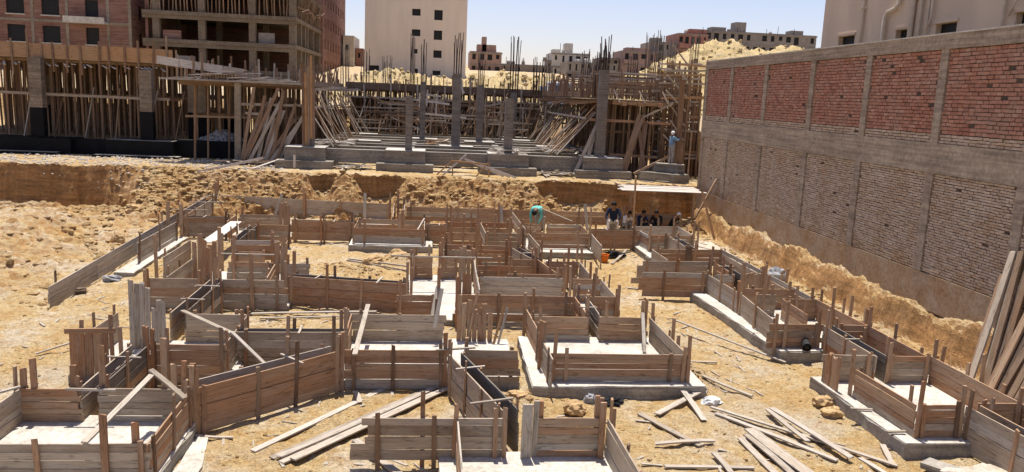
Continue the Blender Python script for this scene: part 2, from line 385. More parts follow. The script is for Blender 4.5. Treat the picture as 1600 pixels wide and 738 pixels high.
HEAPS = []
def heap(name, cx, cy, prof, depth, label, zb):
    """prof: list of (x, crest height z)"""
    x0, x1 = prof[0][0], prof[-1][0]
    def fz(x, y):
        for (a_, za), (b_, zb_) in zip(prof, prof[1:]):
            if a_ <= x <= b_: zt = za+(zb_-za)*(x-a_)/(b_-a_); break
        d = abs(y-cy)/depth; h = zt-far_z(x, y)+.4
        k_ = max(0, 1-d**1.25)
        n_ = .55*fbm(x, y, .35, 5, 3) + crumb(x*.7, y*.7, 3, .75)
        return far_z(x, y)-.35 + h*k_ + n_*min(1, k_*3)*min(1, h/1.5)
    o = grid(name, lin(x0, x1, .3)+[x1], lin(cy-depth, cy+depth, .4)+[cy+depth], fz, M['heap'], True)
    HEAPS.append((x0, x1, cy, depth, fz)); return tag(o, kind='structure')
heap('spoil_heap', 0, 77, [(-10, 5.3), (-7.5, 7.3), (-5, 7.9), (-1, 7.7), (3, 7.5), (5.5, 7.7), (7.2, 8.6), (9, 7.9), (11, 8.1), (14, 7.6), (18, 8.2), (22, 8.0), (25, 7.2), (28, 5.3)], 6.5, '', 4.5)
heap('spoil_heap', 0, 88, [(16.5, 6.2), (20, 8.3), (23, 9.8), (26, 11.0), (28.5, 12.6), (30.5, 13.2), (33, 13.1), (34.5, 12.3), (37, 12.4), (39, 12.7), (42, 12.0), (47, 9.5), (52, 6.5)], 11, '', 5)

# loose clods and gravel, uncountable
def clods():
    V, F = [], []; V0, F0 = ico()[0]
    def put(x, y, s, z=None):
        b = len(V); zz = ground_z(x, y) if z is None else z
        k1, k2, k3 = U(.6, 1.5), U(.6, 1.5), U(.35, .8); an = U(0, 6.28); c, sn = math.cos(an), math.sin(an)
        for v in V0:
            j = U(.75, 1.2); X, Y, Z = v.x*k1*j*s, v.y*k2*j*s, v.z*k3*j*s
            V.append((x+X*c-Y*sn, y+X*sn+Y*c, zz+Z+.05*s))
        F.extend(tuple(b+i for i in f) for f in F0)
    for _ in range(2600):
        x = U(-21, -10.2); y = U(19, 39.8); put(x, y, .015+.2*random.random()**5)
    for _ in range(3600):
        x = U(-13, 9.0); y = lip(x)-U(-.35, 2.1); put(x, y, .012+.16*random.random()**6)
    for _ in range(2600):
        x = 12.75-1.7*random.random(); y = U(14, 38.5); put(x, y, .012+.12*random.random()**5)
    for _ in range(9000):
        x = U(-10.2, 11); y = U(10.5, 38); put(x, y, .008+.045*random.random()**4)
    for _ in range(1300):
        x = random.gauss(-12.6, 1.5); y = U(35.5, 40.6); put(x, y, .02+.2*random.random()**5)
    for _ in range(700):
        cx, cy, r = random.choice(((-3.2, 27, .9), (-1.2, 28.3, .6), (-2.2, 26.2, .5), (1.7, 15, .5), (5.75, 16.6, .5), (11.9, 36.2, .8), (-6.5, 33.8, .7)))
        put(random.gauss(cx, r*.6), random.gauss(cy, r*.6), .015+.07*random.random()**2)
    o = link('soil_clods', mesh('soil_clods', V, F), M['clod']); tag(o, 'scattered dry soil clods over the pit floor and banks', 'soil', kind='stuff')
clods()

def scatter(name, label, n, fx, fy, fz, s0, s1, mat):
    V, F = [], []; V0, F0 = ico()[0]
    for _ in range(n):
        x, y = fx(), fy(); z = fz(x, y); s = s0+(s1-s0)*random.random()**3; b = len(V); q = [U(.7, 1.3) for _ in range(3)]
        for v in V0: j = U(.75, 1.2); V.append((x+v.x*s*q[0]*j, y+v.y*s*q[1]*j, z+v.z*s*q[2]*j*.7+.1*s))
        F.extend(tuple(b+i for i in f) for f in F0)
    tag(link(name, mesh(name, V, F), mat), label, 'gravel', kind='stuff')
scatter('gravel', 'pale grey gravel and dust lumps on the upper left ledge', 3500, lambda: U(-25, -7.5), lambda: U(40.1, 45.5), ground_z, .015, .10, M['dustgrey'])
for (x0, x1, cy, dp, fz) in HEAPS:
    scatter('heap_clods', 'yellow lumps covering the spoil heap', 1500, lambda: U(x0+.3, x1-.3), lambda: cy-U(-.1, 1)*dp*.97, fz, .03, .3, M['heap'])

# ---------------------------------------------------------------- footing formwork
ZT, ZB = .87, .27
def stake(th, x, y, zt, zb=-.12, w=.075, t=.035, mat='form', lean=0.03, along_x=True):
    up = (0, 1, 0) if along_x else (1, 0, 0)
    bar('stake', (x+U(-lean, lean), y+U(-lean, lean), zb), (x+U(-lean, lean), y+U(-lean, lean), zt), w, t, M[mat], th, up, 1, 0, .02)
def wall(th, x0, y0, x1, y1, zb=ZB, zt=ZT, n=4, side=0, dz=0.0, jag=(0, 0), stakes=True, mat=None, sp=1.15):
    """stacked boards from (x0,y0) to (x1,y1), held by stakes"""
    L = math.dist((x0, y0), (x1, y1)); dx, dy = (x1-x0)/L, (y1-y0)/L; nx, ny = -dy, dx
    cuts = [0, L]
    if L > 4.2:
        m_ = int(L//3.6)+1; cuts = [L*i/m_ for i in range(m_+1)]
    wm = mat or random.choice(('form', 'form', 'form', 'formgrey') if abs(dx) > .5 else ('formgrey', 'formgrey', 'form'))
    if n < 4 and zt-zb > .5 and random.random() < .6: n += 1
    hs = [U(.75, 1.25) for _ in range(n)]; tot = sum(hs); z = zb
    for h in hs:
        H = (zt-zb)*h/tot
        for a_, b_ in zip(cuts, cuts[1:]):
            e0 = -U(0, .08)*(random.random() < .6) - (U(0, jag[0]) if a_ == 0 else 0); e1 = U(0, .08)*(random.random() < .6) + (U(0, jag[1]) if b_ == L else 0)
            if a_ > 0: a_ += U(-.25, .25)*0; e0 = .004
            if b_ < L: e1 = -.004
            o_ = U(-.009, .009); s_ = U(-.006, .006)
            p = (x0+dx*(a_+e0)+nx*o_, y0+dy*(a_+e0)+ny*o_, z+H/2+dz*a_/L+s_)
            q = (x0+dx*(b_+e1)+nx*o_, y0+dy*(b_+e1)+ny*o_, z+H/2+dz*b_/L-s_)
            bar('plank', p, q, .028, H-U(.004, .012), M[wm if random.random() < .8 else random.choice(('form', 'formgrey', 'grey'))], th, None, 3, .009, .015)
        z += H
    if stakes:
        k_ = max(2, round(L/sp)+1)
        for i in range(k_):
            t = (i+.12+U(-.1, .1))/(k_-1+.24) if k_ > 1 else .5
            sd = side if side else random.choice((-1, 1)); off = .034*sd
            x, y = x0+dx*L*t+nx*off, y0+dy*L*t+ny*off
            hi = random.random()
            stake(th, x, y, zt+dz*t+(U(.02, .12) if hi < .55 else U(.15, .42)), w=(.075 if abs(dx) > .5 else .034), t=(.034 if abs(dx) > .5 else .075), mat=random.choice(('form', 'form', 'shore')))
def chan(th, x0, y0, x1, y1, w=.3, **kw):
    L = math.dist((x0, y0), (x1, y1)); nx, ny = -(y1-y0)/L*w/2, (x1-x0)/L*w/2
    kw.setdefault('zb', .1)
    far1 = (ny > 0) if abs(ny) > abs(nx) else (nx > 0)   # far panel: its inner face shows, shade put into its colour
    wall(th, x0+nx, y0+ny, x1+nx, y1+ny, side=1, mat='formshade' if far1 else None, **kw); wall(th, x0-nx, y0-ny, x1-nx, y1-ny, side=-1, mat=None if far1 else 'formshade', **kw)
    m_ = max(1, int(L/1.6))
    for i in range(m_):
        t = (i+.5+U(-.2, .2))/m_; cx, cy = x0+(x1-x0)*t, y0+(y1-y0)*t; k_ = 1.5+U(0, .7)
        bar('spacer_batten', (cx-nx*k_, cy-ny*k_, kw.get('zt', ZT)+.012), (cx+nx*k_, cy+ny*k_, kw.get('zt', ZT)+.012+U(0, .02)), .045, .022, M['grey'], th, None, 1)
def shutter(th, x0, y, x1, zb, ztops, thick=.03, mat='grey', along='x'):
    """upright boards of uneven length side by side"""
    n = len(ztops); w = (x1-x0)/n
    for i, zt in enumerate(ztops):
        c = x0+w*(i+.5)+U(-.01, .01); o_ = U(-.012, .012)
        if along == 'x': bar('upright_plank', (c, y+o_, zb), (c+U(-.02, .02), y+o_, zt), w*.93, thick, M[mat], th, (0, 1, 0), 2, .004, .03)
        else: bar('upright_plank', (y+o_, c, zb), (y+o_, c+U(-.02, .02), zt), thick, w*.93, M[mat], th, (0, 1, 0), 2, .004, .03)
def form(name, label, x, y, group='footing and tie beam formwork in the pit'):
    return empty(name, (x, y, 0), label, 'formwork', group)
def pad(label, poly, z1=ZB, mat='blind', z0=-.12, name='concrete_pad'):
    # the pour: pale screeded top on a board-marked grey slab
    o = prism(name, poly, z0, z1-.03, M['pad'], None, .035)
    tag(o, label, 'concrete pad', 'blinding pads under the footing formwork')
    cx = sum(p[0] for p in poly)/len(poly); cy = sum(p[1] for p in poly)/len(poly)
    k_ = [(cx+(p[0]-cx)*.992, cy+(p[1]-cy)*.992) for p in poly]
    s_ = prism('screed', k_, z1-.031, z1, M[mat], None, .015)
    s_.parent = o; s_.matrix_local = o.matrix_world.inverted() @ s_.matrix_world if False else Matrix.Translation(Vector(PW[s_.name].translation)-Vector(PW[o.name].translation))
    return o

# near left box
pad('pale concrete pad inside and around the near left formwork box', rect(-7.15, 10.2, -3.92, 13.7))
pad('thin pale cement spill outside the right side of the near left box', [(-3.9, 10.2), (-3.45, 10.2), (-3.5, 12.2), (-3.7, 13.3), (-3.88, 13.4)], .06)
f = form('footing_form', 'large open plank box in the bottom left corner of the pit', -5.4, 12.3)
wall(f, -6.75, 13.4, -5.84, 13.4, n=5, side=1); wall(f, -5.5, 13.4, -4.0, 13.4, n=5, side=1)
wall(f, -6.75, 13.38, -6.82, 11.28, n=4, side=-1); wall(f, -6.82, 11.25, -3.97, 11.25, n=5, side=-1, sp=1.3); wall(f, -3.97, 11.27, -4.0, 13.38, n=5, side=-1)
for (x, y, z) in ((-6.55, 13.44, 1.38), (-6.72, 13.45, 1.2), (-5.95, 13.45, 1.25), (-5.47, 13.46, 1.62), (-4.42, 13.46, 1.75), (-4.3, 13.46, 1.3), (-4.02, 13.5, 1.3), (-3.93, 13.43, 1.25), (-4.55, 11.2, 1.33), (-4.15, 11.31, 1.17)): stake(f, x, y, z, w=.1, t=.04)
bar('brace', (-4.83, 11.2, .90), (-4.55, 13.2, 1.20), .10, .03, M['grey'], f, None, 2, .01)
bar('brace', (-4.6, 13.25, 1.26), (-3.95, 12.9, .90), .10, .03, M['grey'], f, None, 2, .01)
bar('batten', (-6.0, 13.33, .88), (-5.2, 13.33, .86), .03, .04, M['grey'], f)
bar('batten', (-7.1, 12.75, .93), (-6.7, 13.3, .93), .05, .03, M['grey'], f)
f = form('tie_beam_form', 'narrow plank channel running back from the bottom left formwork box', -5.66, 14.6)
chan(f, -5.66, 13.47, -5.66, 15.78)
f = form('footing_form', 'plank box with crooked upright boards behind the near left channel', -5.5, 17)
pad('pale concrete pad under the plank box with crooked upright boards', rect(-7.1, 15.9, -3.9, 18.2), .2)
wall(f, -5.45, 15.85, -4.06, 15.85, n=5, zb=.08, side=-1); wall(f, -4.06, 15.88, -4.1, 18.02, n=4, zb=.2, side=-1); wall(f, -5.45, 18.05, -4.12, 18.05, n=4, zb=.2, side=1)
wall(f, -7.0, 16.0, -6.95, 18.1, n=4, zb=.2, side=1)
shutter(f, -7.05, 15.9, -6.28, .1, (1.08, 1.05, 1.1, 1.06, 1.07), mat='form'); bar('batten', (-7.1, 15.86, 1.1), (-6.15, 15.86, 1.13), .04, .1, M['form'], f)
shutter(f, -6.5, 17.55, -5.72, .15, (1.72, 1.66, 1.68, 1.58, 1.12, 1.30, 1.26), mat='grey')
for (x, y, z) in ((-6.25, 15.86, 1.45), (-6.1, 15.95, 1.2), (-5.55, 15.8, 1.25), (-5.42, 15.79, 1.2), (-5.18, 15.79, 1.2), (-6.85, 15.95, 1.3)): stake(f, x, y, z)
bar('brace', (-5.5, 17.95, .97), (-4.03, 16.4, .93), .1, .03, M['grey'], f); bar('brace', (-4.06, 16.42, .96), (-3.0, 16.0, .1), .09, .03, M['grey'], f)
f = form('tie_beam_form', 'straight plank channel between the crooked upright boards and the centre box', -2.9, 16.9)
chan(f, -4.02, 16.88, -1.86, 16.93, w=.27, n=4)
f = form('footing_form', 'shallow plank box where the two slanting channels meet', -.7, 17)
pad('pale concrete pad inside the box where the two slanting channels meet', rect(-1.95, 15.68, 1.9, 18.6), .2)
wall(f, -1.76, 18.26, .33, 18.3, n=4, zb=.2, side=1); wall(f, -1.65, 15.62, .32, 15.65, n=5, zb=.05, side=-1, sp=1.0); wall(f, -1.77, 17.1, -1.8, 18.24, n=4, zb=.2, side=1)
wall(f, .78, 15.7, 1.82, 15.7, n=4, zb=.14, side=1, jag=(0, .06))
for (x, y, z) in ((-1.7, 15.58, 1.25), (-1.78, 15.6, 1.2), (-1.8, 17.0, 1.35), (.36, 15.62, 1.25), (.34, 15.72, 1.2), (.45, 15.6, 1.12), (.75, 15.76, 1.1)): stake(f, x, y, z)
bar('brace', (-1.43, 15.2, .905), (-1.42, 18.25, 1.10), .1, .03, M['grey'], f); bar('brace', (.13, 18.05, .62), (.28, 18.4, 1.48), .09, .03, M['grey'], f, (0, 1, 0))
bar('batten', (.15, 15.55, .90), (.95, 15.66, .93), .05, .03, M['grey'], f)
f = form('tie_beam_form', 'long slanting plank channel rising to the right near the bottom left', -3, 14.5)
chan(f, -4.05, 13.58, -1.85, 15.72, w=.36, zb=.02, n=5)
for (x, y, z) in ((-4.12, 13.4, 1.35), (-4.05, 13.35, 1.05), (-3.98, 13.38, 1.3)): stake(f, x, y, z, w=.08)
f = form('tie_beam_form', 'slanting plank channel falling to the right towards the bottom centre', .95, 14)
chan(f, .55, 15.45, 1.38, 12.55, w=.27, zb=.05, n=4)
pad('pale concrete floor of the open box at the bottom centre', rect(.2, 8.6, 3.25, 12.4), .2)
f = form('footing_form', 'open plank box at the bottom centre with jagged plank ends on its left', 1.2, 11.5)
wall(f, -.86, 12.2, 1.22, 12.2, n=5, zb=.15, side=-1, jag=(.35, 0)); wall(f, 1.78, 12.2, 2.9, 12.2, n=5, zb=.2, side=1)
wall(f, 2.96, 12.18, 3.04, 9.3, n=4, zb=.2, side=1); wall(f, .49, 12.17, .51, 9.3, n=4, zb=.2, side=-1, stakes=False)
bar('upright_plank', (1.62, 12.14, .15), (1.62, 12.13, 1.13), .17, .035, M['grey'], f, (0, 1, 0)); bar('upright_plank', (1.76, 12.19, .15), (1.77, 12.18, 1.17), .09, .035, M['grey'], f, (0, 1, 0))
bar('upright_plank', (2.86, 12.14, .15), (2.86, 12.13, 1.17), .1, .04, M['form'], f, (0, 1, 0)); bar('upright_plank', (2.78, 12.25, .15), (2.78, 12.25, 1.24), .08, .04, M['form'], f, (0, 1, 0))
for (x, y, z) in ((.45, 12.14, 1.12), (-.05, 12.27, 1.28), (3.08, 12.3, 1.0), (1.27, 12.16, 1.06)): stake(f, x, y, z)
bar('batten', (.72, 12.7, .91), (1.45, 12.85, .95), .05, .025, M['grey'], f)

f = form('column_shutter', 'bundle of upright boards behind the meeting point of the slanting channels', 1.1, 18.4)
shutter(f, .66, 18.42, 1.5, .1, (1.32, 1.12, 1.22, .98, 1.02, 1.1, .9), mat='form')
bar('upright_plank', (1.62, 18.2, .1), (1.85, 18.4, 1.05), .05, .03, M['grey'], f, (0, 1, 0)); bar('upright_plank', (1.5, 18.15, .1), (1.78, 18.4, 1.1), .06, .03, M['orange'], f, (0, 1, 0))
bar('upright_plank', (.9, 18.35, .1), (1.12, 18.36, 1.42), .05, .03, M['form'], f, (0, 1, 0))

# big box centre right
pad('thick pale concrete pad under the big plank box right of centre', [(2.1, 15.22), (5.75, 15.3), (5.7, 18.65), (2.15, 18.65)], .27)
f = form('footing_form', 'big rectangular plank box on a thick pad right of centre', 3.9, 17)
wall(f, 2.5, 15.55, 5.33, 15.55, n=5, side=-1, sp=2.6); wall(f, 2.5, 18.32, 3.8, 18.32, n=4, side=1); wall(f, 4.13, 18.32, 5.22, 18.32, n=4, side=1)
wall(f, 5.33, 18.3, 5.38, 15.58, n=4, side=1); wall(f, 2.38, 18.95, 2.44, 17.1, n=4, side=1); wall(f, 2.42, 17.0, 2.47, 15.3, n=4, side=-1, jag=(0, .2))
for (x, y, z) in ((2.56, 15.5, 1.3), (2.35, 16.3, 1.35), (2.45, 16.35, 1.3), (5.4, 15.5, 1.28), (5.3, 15.48, 1.05), (5.5, 17.0, 1.25), (5.25, 18.4, 1.3), (5.45, 18.5, 1.2), (3.8, 18.45, 1.4), (2.3, 18.9, 1.3), (5.43, 16.4, 1.0)): stake(f, x, y, z)
bar('brace', (4.98, 17.4, .30), (5.12, 18.3, 1.0), .08, .03, M['grey'], f, (0, 1, 0))
f = form('tie_beam_form', 'short plank channel leading back from the big box right of centre', 3.96, 19.3)
chan(f, 3.96, 18.37, 3.96, 20.25, w=.3)
pad('pale concrete floor under the box behind the big plank box', rect(-.75, 20.33, 5.0, 23.2), .16)
f = form('footing_form', 'wide plank box standing just behind the big box right of centre', 3, 21.4)
wall(f, .67, 20.28, 3.78, 20.3, n=4, zb=.16, side=-1); wall(f, 4.13, 20.35, 5.0, 20.38, n=4, zb=.16, side=-1)
wall(f, 1.42, 22.4, 3.8, 22.42, n=5, zb=.16, side=1); wall(f, 4.15, 22.42, 4.95, 22.42, n=5, zb=.16, side=1); wall(f, 4.96, 22.38, 4.94, 20.42, n=4, zb=.16, side=1); wall(f, 1.37, 25.0, 1.33, 20.9, n=4, zb=.16, side=1)
for (x, y, z) in ((5.02, 20.33, 1.2), (4.3, 20.4, 1.5), (3.9, 20.3, 1.2), (4.05, 22.3, 1.25), (3.9, 22.35, 1.3), (.7, 20.2, 1.35), (4.45, 20.9, 1.55)): stake(f, x, y, z)
shutter(f, .7, 20.5, 1.1, .1, (1.3, 1.4, 1.35), mat='form')
# small crowded cluster in the centre
f = form('footing_form', 'crowded cluster of short plank panels at the centre of the pit', 3.2, 25)
wall(f, 1.6, 27.25, 2.7, 27.3, n=5, zb=.1, side=-1); wall(f, 2.55, 24.95, 3.4, 25.0, n=3, zb=.15, side=-1); wall(f, 1.5, 23.92, 2.48, 23.95, n=3, zb=.2, side=-1)
wall(f, 3.7, 24.82, 4.72, 24.85, n=3, zb=.15, side=1); wall(f, 4.77, 24.83, 4.75, 23.1, n=3, zb=.2, side=1); wall(f, 2.3, 22.88, 3.85, 22.9, n=3, zb=.2, side=-1)
wall(f, 3.45, 25.0, 3.75, 23.2, n=3, zb=.2, side=1)
for (x, y, z) in ((1.62, 27.1, 2.0), (2.72, 27.2, 1.9), (3.35, 24.9, 1.3), (3.6, 23.5, 1.5), (3.95, 23.2, 1.45), (4.35, 24.7, 1.4), (4.75, 23.0, 1.25), (4.85, 24.9, 1.35), (2.5, 25, 1.6), (3.0, 27, 1.55), (2.1, 23.8, 1.2)): stake(f, x, y, z)
f = form('tie_beam_form', 'skewed short plank channel inside the crowded centre cluster', 3.05, 26)
chan(f, 2.9, 27.1, 3.42, 25.15, w=.3, zb=.2)
f = form('column_shutter', 'tilted upright board panel with a brace left of the crowded centre cluster', 1.1, 25)
shutter(f, .88, 25.0, 1.4, .1, (1.2, 1.25, 1.12, 1.2), mat='form'); wall(f, -.52, 24.98, .05, 25.0, n=4, zb=.16, side=1); wall(f, .35, 25.05, .85, 25.1, n=4, zb=.16, side=-1); wall(f, .4, 25.1, .42, 27.2, n=4, zb=.16, side=1)
for (x, y, z) in ((-.55, 24.9, 1.2), (-.62, 24.95, 1.1), (.3, 25, 1.35), (.38, 25.05, 1.5)): stake(f, x, y, z)
pad('bright concrete patch left of the crowded centre cluster', rect(-.7, 23.25, 1.32, 25.6), .16)
# box behind centre right with the squatting worker beyond
pad('low concrete pad under the plank box nearest the bending worker', rect(3.7, 29.5, 6.35, 32.7), .25)
f = form('footing_form', 'plank box with flared sides in front of the bending worker', 5, 30.5)
wall(f, 3.85, 30.15, 6.18, 30.25, n=4, side=-1, sp=2.5); wall(f, 6.2, 30.2, 6.1, 27.9, n=4, zb=.2, side=1, jag=(0, .12)); wall(f, 3.7, 29.9, 3.8, 27.4, n=3, zb=.3, side=1)
wall(f, 4.76, 32.35, 6.17, 32.45, n=4, side=1); wall(f, 3.71, 32.3, 4.5, 32.35, n=4, side=1); wall(f, 6.18, 32.4, 6.16, 30.9, n=3, side=1); wall(f, 3.6, 36.1, 3.7, 31.0, n=3, side=1, zb=.2)
for (x, y, z) in ((6.1, 30.15, 1.9), (5.1, 27.0, 1.5), (6.25, 32.4, 1.3), (4.6, 32.2, 1.2), (3.9, 27.6, 1.2)): stake(f, x, y, z)
bar('brace', (4.75, 34.8, 1.2), (5.9, 33.0, .92), .06, .03, M['grey'], f)
f = form('tie_beam_form', 'single reddish plank panel between the orange bucket and the seated workers', 7.4, 31.3)
chan(f, 6.4, 31.4, 8.35, 31.55, w=.3)
pad('small grey concrete pad right of the orange bucket', rect(8.2, 28.9, 10.75, 32.95), .25)
f = form('footing_form', 'plank box just in front of the seated workers in the shade', 9.4, 31.3)
wall(f, 8.42, 31.4, 8.48, 30.2, n=4, side=1); wall(f, 8.5, 30.25, 9.3, 30.32, n=4, side=-1); wall(f, 9.62, 30.35, 10.38, 30.42, n=4, side=-1); wall(f, 8.58, 32.5, 10.37, 32.68, n=4, side=1); wall(f, 10.39, 32.6, 10.36, 30.5, n=4, side=1)
for (x, y, z) in ((10.3, 30.3, 1.5), (10.45, 30.2, 1.45), (10.2, 32.6, 1.25), (8.5, 30.15, 1.3)): stake(f, x, y, z)
f = form('tie_beam_form', 'short plank channel below the box of the seated workers', 9.43, 28.9)
chan(f, 9.43, 30.25, 9.4, 27.7, w=.27)
f = form('footing_form', 'plank box with ragged left ends beside the sandy aisle', 8.9, 26.4)
wall(f, 7.9, 27.38, 10.5, 27.62, n=3, side=1); wall(f, 7.84, 27.4, 7.86, 25.5, n=3, side=1); wall(f, 7.03, 25.25, 9.3, 25.35, n=4, zb=.1, side=-1, jag=(.4, 0)); wall(f, 10.5, 27.6, 10.53, 24.0, n=4, zb=.2, side=1)
for (x, y, z) in ((8.05, 25.15, 1.3), (9.25, 25.2, 1.4), (9.4, 27.4, 1.2)): stake(f, x, y, z)
bar('upright_plank', (9.15, 27.25, .2), (9.15, 27.27, 1.0), .22, .03, M['dark'], f, (0, 1, 0))
# right hand row
pad('long pale concrete strip under the right row of plank boxes', [(8.05, 23.55), (8.38, 17.68), (9.62, 17.72), (10.95, 17.8), (10.95, 23.8)], .27)
f = form('tie_beam_form', 'plank channel with ragged left end at the head of the right row', 7.7, 23.5)
wall(f, 6.9, 23.5, 8.5, 23.5, n=4, zb=.1, side=-1, jag=(.5, 0))
f = form('tie_beam_form', 'short lengthwise channel at the far end of the right row', 9.5, 24.3)
chan(f, 9.5, 25.25, 9.48, 23.4, w=.26)
f = form('footing_form', 'long lengthwise plank box on the pale strip of the right row', 9.4, 21)
wall(f, 8.52, 23.45, 8.6, 21.12, n=4, side=-1, sp=1.2); wall(f, 8.64, 21.1, 8.42, 18.02, n=4, side=-1, sp=1.5); wall(f, 10.53, 23.9, 10.55, 20.55, n=4, side=1); wall(f, 8.7, 23.35, 9.3, 23.38, n=3, side=1)
wall(f, 9.0, 21.6, 10.5, 21.65, n=3, side=1); shutter(f, 9.45, 23.1, 10.2, .2, (1.25, .98, 1.02, .95, 1.0, 1.22), mat='form')
for (x, y, z) in ((9.45, 23.0, 1.35), (10.2, 23.0, 1.3), (8.62, 21.1, 1.2), (9.6, 21.5, 1.3), (10.3, 21.6, 1.1), (10.6, 22.5, 1.3), (9.2, 20.7, 1.2)): stake(f, x, y, z)
wall(f, 9.7, 20.48, 10.62, 20.5, n=5, side=1); wall(f, 8.25, 17.96, 9.5, 18.0, n=4, side=-1, jag=(.12, 0)); wall(f, 9.62, 20.45, 9.55, 18.9, n=4, side=1); wall(f, 9.05, 20.9, 9.6, 20.9, n=3, side=1)
for (x, y, z) in ((8.55, 17.9, 1.45), (9.45, 17.95, 1.2), (10.0, 20.4, 1.25), (10.55, 19.5, 1.45)): stake(f, x, y, z)
f = form('tie_beam_form', 'shade toned plank channel between the two right row boxes', 9.64, 16.8)
chan(f, 9.64, 17.9, 9.66, 15.62, w=.24, n=4); wall(f, 9.95, 17.96, 10.72, 17.96, n=4, zb=.15, side=-1)
stake(f, 10.7, 17.9, 1.35); stake(f, 10.05, 17.0, 1.1)
f = form('side_form', 'long right hand plank edge along the foot of the boundary wall', 10.7, 16)
wall(f, 10.6, 20.42, 10.72, 15.7, n=3, zb=.1, side=1); wall(f, 10.8, 15.6, 10.87, 10.4, n=5, zb=.15, side=1)
for (x, y, z) in ((10.75, 19.0, 1.35), (10.8, 18.2, 1.2), (10.95, 14.2, 1.4), (11.2, 16.1, 1.1), (11.25, 15.9, 1.0)): stake(f, x, y, z)
pad('pale concrete pad of the box at the lower right', [(8.3, 15.95), (8.42, 12.55), (9.62, 12.55), (10.95, 12.6), (10.95, 15.95)], .27)
f = form('footing_form', 'low plank box with bright floor at the lower right', 9.5, 14.3)
wall(f, 8.4, 15.66, 9.5, 15.66, n=4, side=-1); wall(f, 9.82, 15.62, 10.78, 15.62, n=4, side=-1); wall(f, 8.63, 14.75, 8.73, 12.84, n=5, side=1, sp=1.8); wall(f, 8.8, 12.82, 9.58, 12.82, n=5, side=-1)
shutter(f, 15.05, 8.42, 15.6, .27, (.95, .93, .97, .9), along='y', mat='form')
for (x, y, z) in ((8.62, 14.85, 1.25), (8.75, 12.78, 1.35), (9.6, 12.8, 1.25), (9.8, 15.55, 1.2), (8.45, 15.1, 1.0)): stake(f, x, y, z)
bar('batten', (8.2, 14.05, .31), (8.62, 14.0, .31), .06, .025, M['grey'], f); bar('batten', (8.3, 12.95, .31), (8.66, 12.95, .32), .06, .03, M['grey'], f)
f = form('tie_beam_form', 'plank channel running out of the picture at the right edge', 9.85, 11.9)
wall(f, 9.66, 12.8, 9.82, 10.5, n=5, zb=.05, side=-1); wall(f, 9.95, 12.85, 10.12, 10.5, n=5, zb=.05, side=1); wall(f, 10.0, 12.95, 10.8, 12.95, n=4, zb=.1, side=-1); stake(f, 10.75, 12.9, 1.2)

# left and back rows
f = form('side_form', 'long weathered plank edge along the left side of the pit', -10.1, 30)
wall(f, -9.9, 21.4, -10.15, 31.0, n=4, zb=-.02, zt=.6, dz=.16, side=1, sp=4.5, mat='grey'); wall(f, -10.17, 31.0, -10.4, 38.6, n=4, zb=.16, zt=.76, dz=.1, side=1, sp=2.6, mat='grey')
wall(f, -9.5, 26.6, -9.6, 31.0, n=4, zb=.1, zt=.8, side=-1, sp=2.2, mat='grey'); wall(f, -9.68, 31.9, -9.95, 37.4, n=4, zb=.15, zt=.84, side=-1, sp=2.2, mat='grey')
for (x, y, z) in ((-10.05, 31.4, 1.5), (-9.6, 31.5, 1.4), (-9.95, 37.8, 1.55), (-10.15, 38.4, 1.4)): stake(f, x, y, z, w=.12, t=.06)
for y in (33.2, 35.6, 37.7): bar('spacer_batten', (-10.5, y, .9), (-9.1, y+.1, .92), .05, .03, M['grey'], f)
pad('narrow pale concrete strip beside the long left plank edge', [(-9.75, 25.2), (-9.15, 25.2), (-9.35, 31.5), (-9.85, 31.5)], .12, z0=-.15)
f = form('side_form', 'left half of the far plank edge below the soil bank', -6, 37.8)
wall(f, -10.1, 38.45, -2.0, 37.75, n=2, zb=.12, zt=.87, dz=-.1, side=-1, sp=2.0)
for (x, y, z) in ((-10.0, 38.4, 1.6), (-6.0, 38, 1.4), (-1.98, 37.6, 1.35), (-1.6, 37.5, 1.5), (-1.3, 37.3, 1.2)): stake(f, x, y, z, w=.11)
bar('brace', (-7.3, 37.9, .1), (-6.98, 37.95, 1.05), .13, .03, M['grey'], f, (0, 1, 0)); bar('brace', (-3.12, 37.3, .15), (-3.14, 37.75, 1.25), .14, .03, M['grey'], f, (0, 1, 0))
f = form('side_form', 'right half of the far plank edge behind the bending worker', 4, 36.3)
wall(f, -1.14, 36.3, 8.9, 36.45, n=3, zb=.25, side=-1, sp=2.0); wall(f, 8.95, 37.3, 12.0, 37.35, n=3, zb=.1, zt=.75, side=-1, sp=2.0)
bar('brace', (3.2, 36.1, .15), (3.17, 36.35, 1.0), .13, .03, M['grey'], f, (0, 1, 0)); bar('brace', (7.15, 35.9, .1), (7.05, 36.3, 1.25), .14, .03, M['grey'], f, (0, 1, 0))
f = form('tie_beam_form', 'pair of plank channels joining the two halves of the far edge', -1.4, 34.8)
wall(f, -1.75, 37.5, -1.6, 32.6, n=3, zb=.25, side=1); wall(f, -1.25, 37.3, -1.2, 32.6, n=3, zb=.25, side=-1)
f = form('tie_beam_form', 'plank panel closing the far left bay', -8.8, 31.7)
chan(f, -9.55, 31.85, -7.9, 31.9, w=.3)
f = form('footing_form', 'open plank bay with two low panels left of the back box', -6.4, 31.5)
wall(f, -7.7, 32.75, -6.05, 32.85, n=3, zb=.2, side=1); wall(f, -6.6, 30.35, -5.3, 30.4, n=3, zb=.15, side=-1); wall(f, -7.8, 32.6, -7.75, 31.0, n=3, zb=.2, side=1)
shutter(f, -6.05, 32.2, -5.6, .1, (1.45, 1.5, 1.35), mat='form')
f = form('tie_beam_form', 'straight plank channel leading to the left of the back box', -4.2, 31.5)
chan(f, -5.45, 31.7, -3.0, 31.65, w=.3, n=3); stake(f, -4.3, 31.45, 1.1)
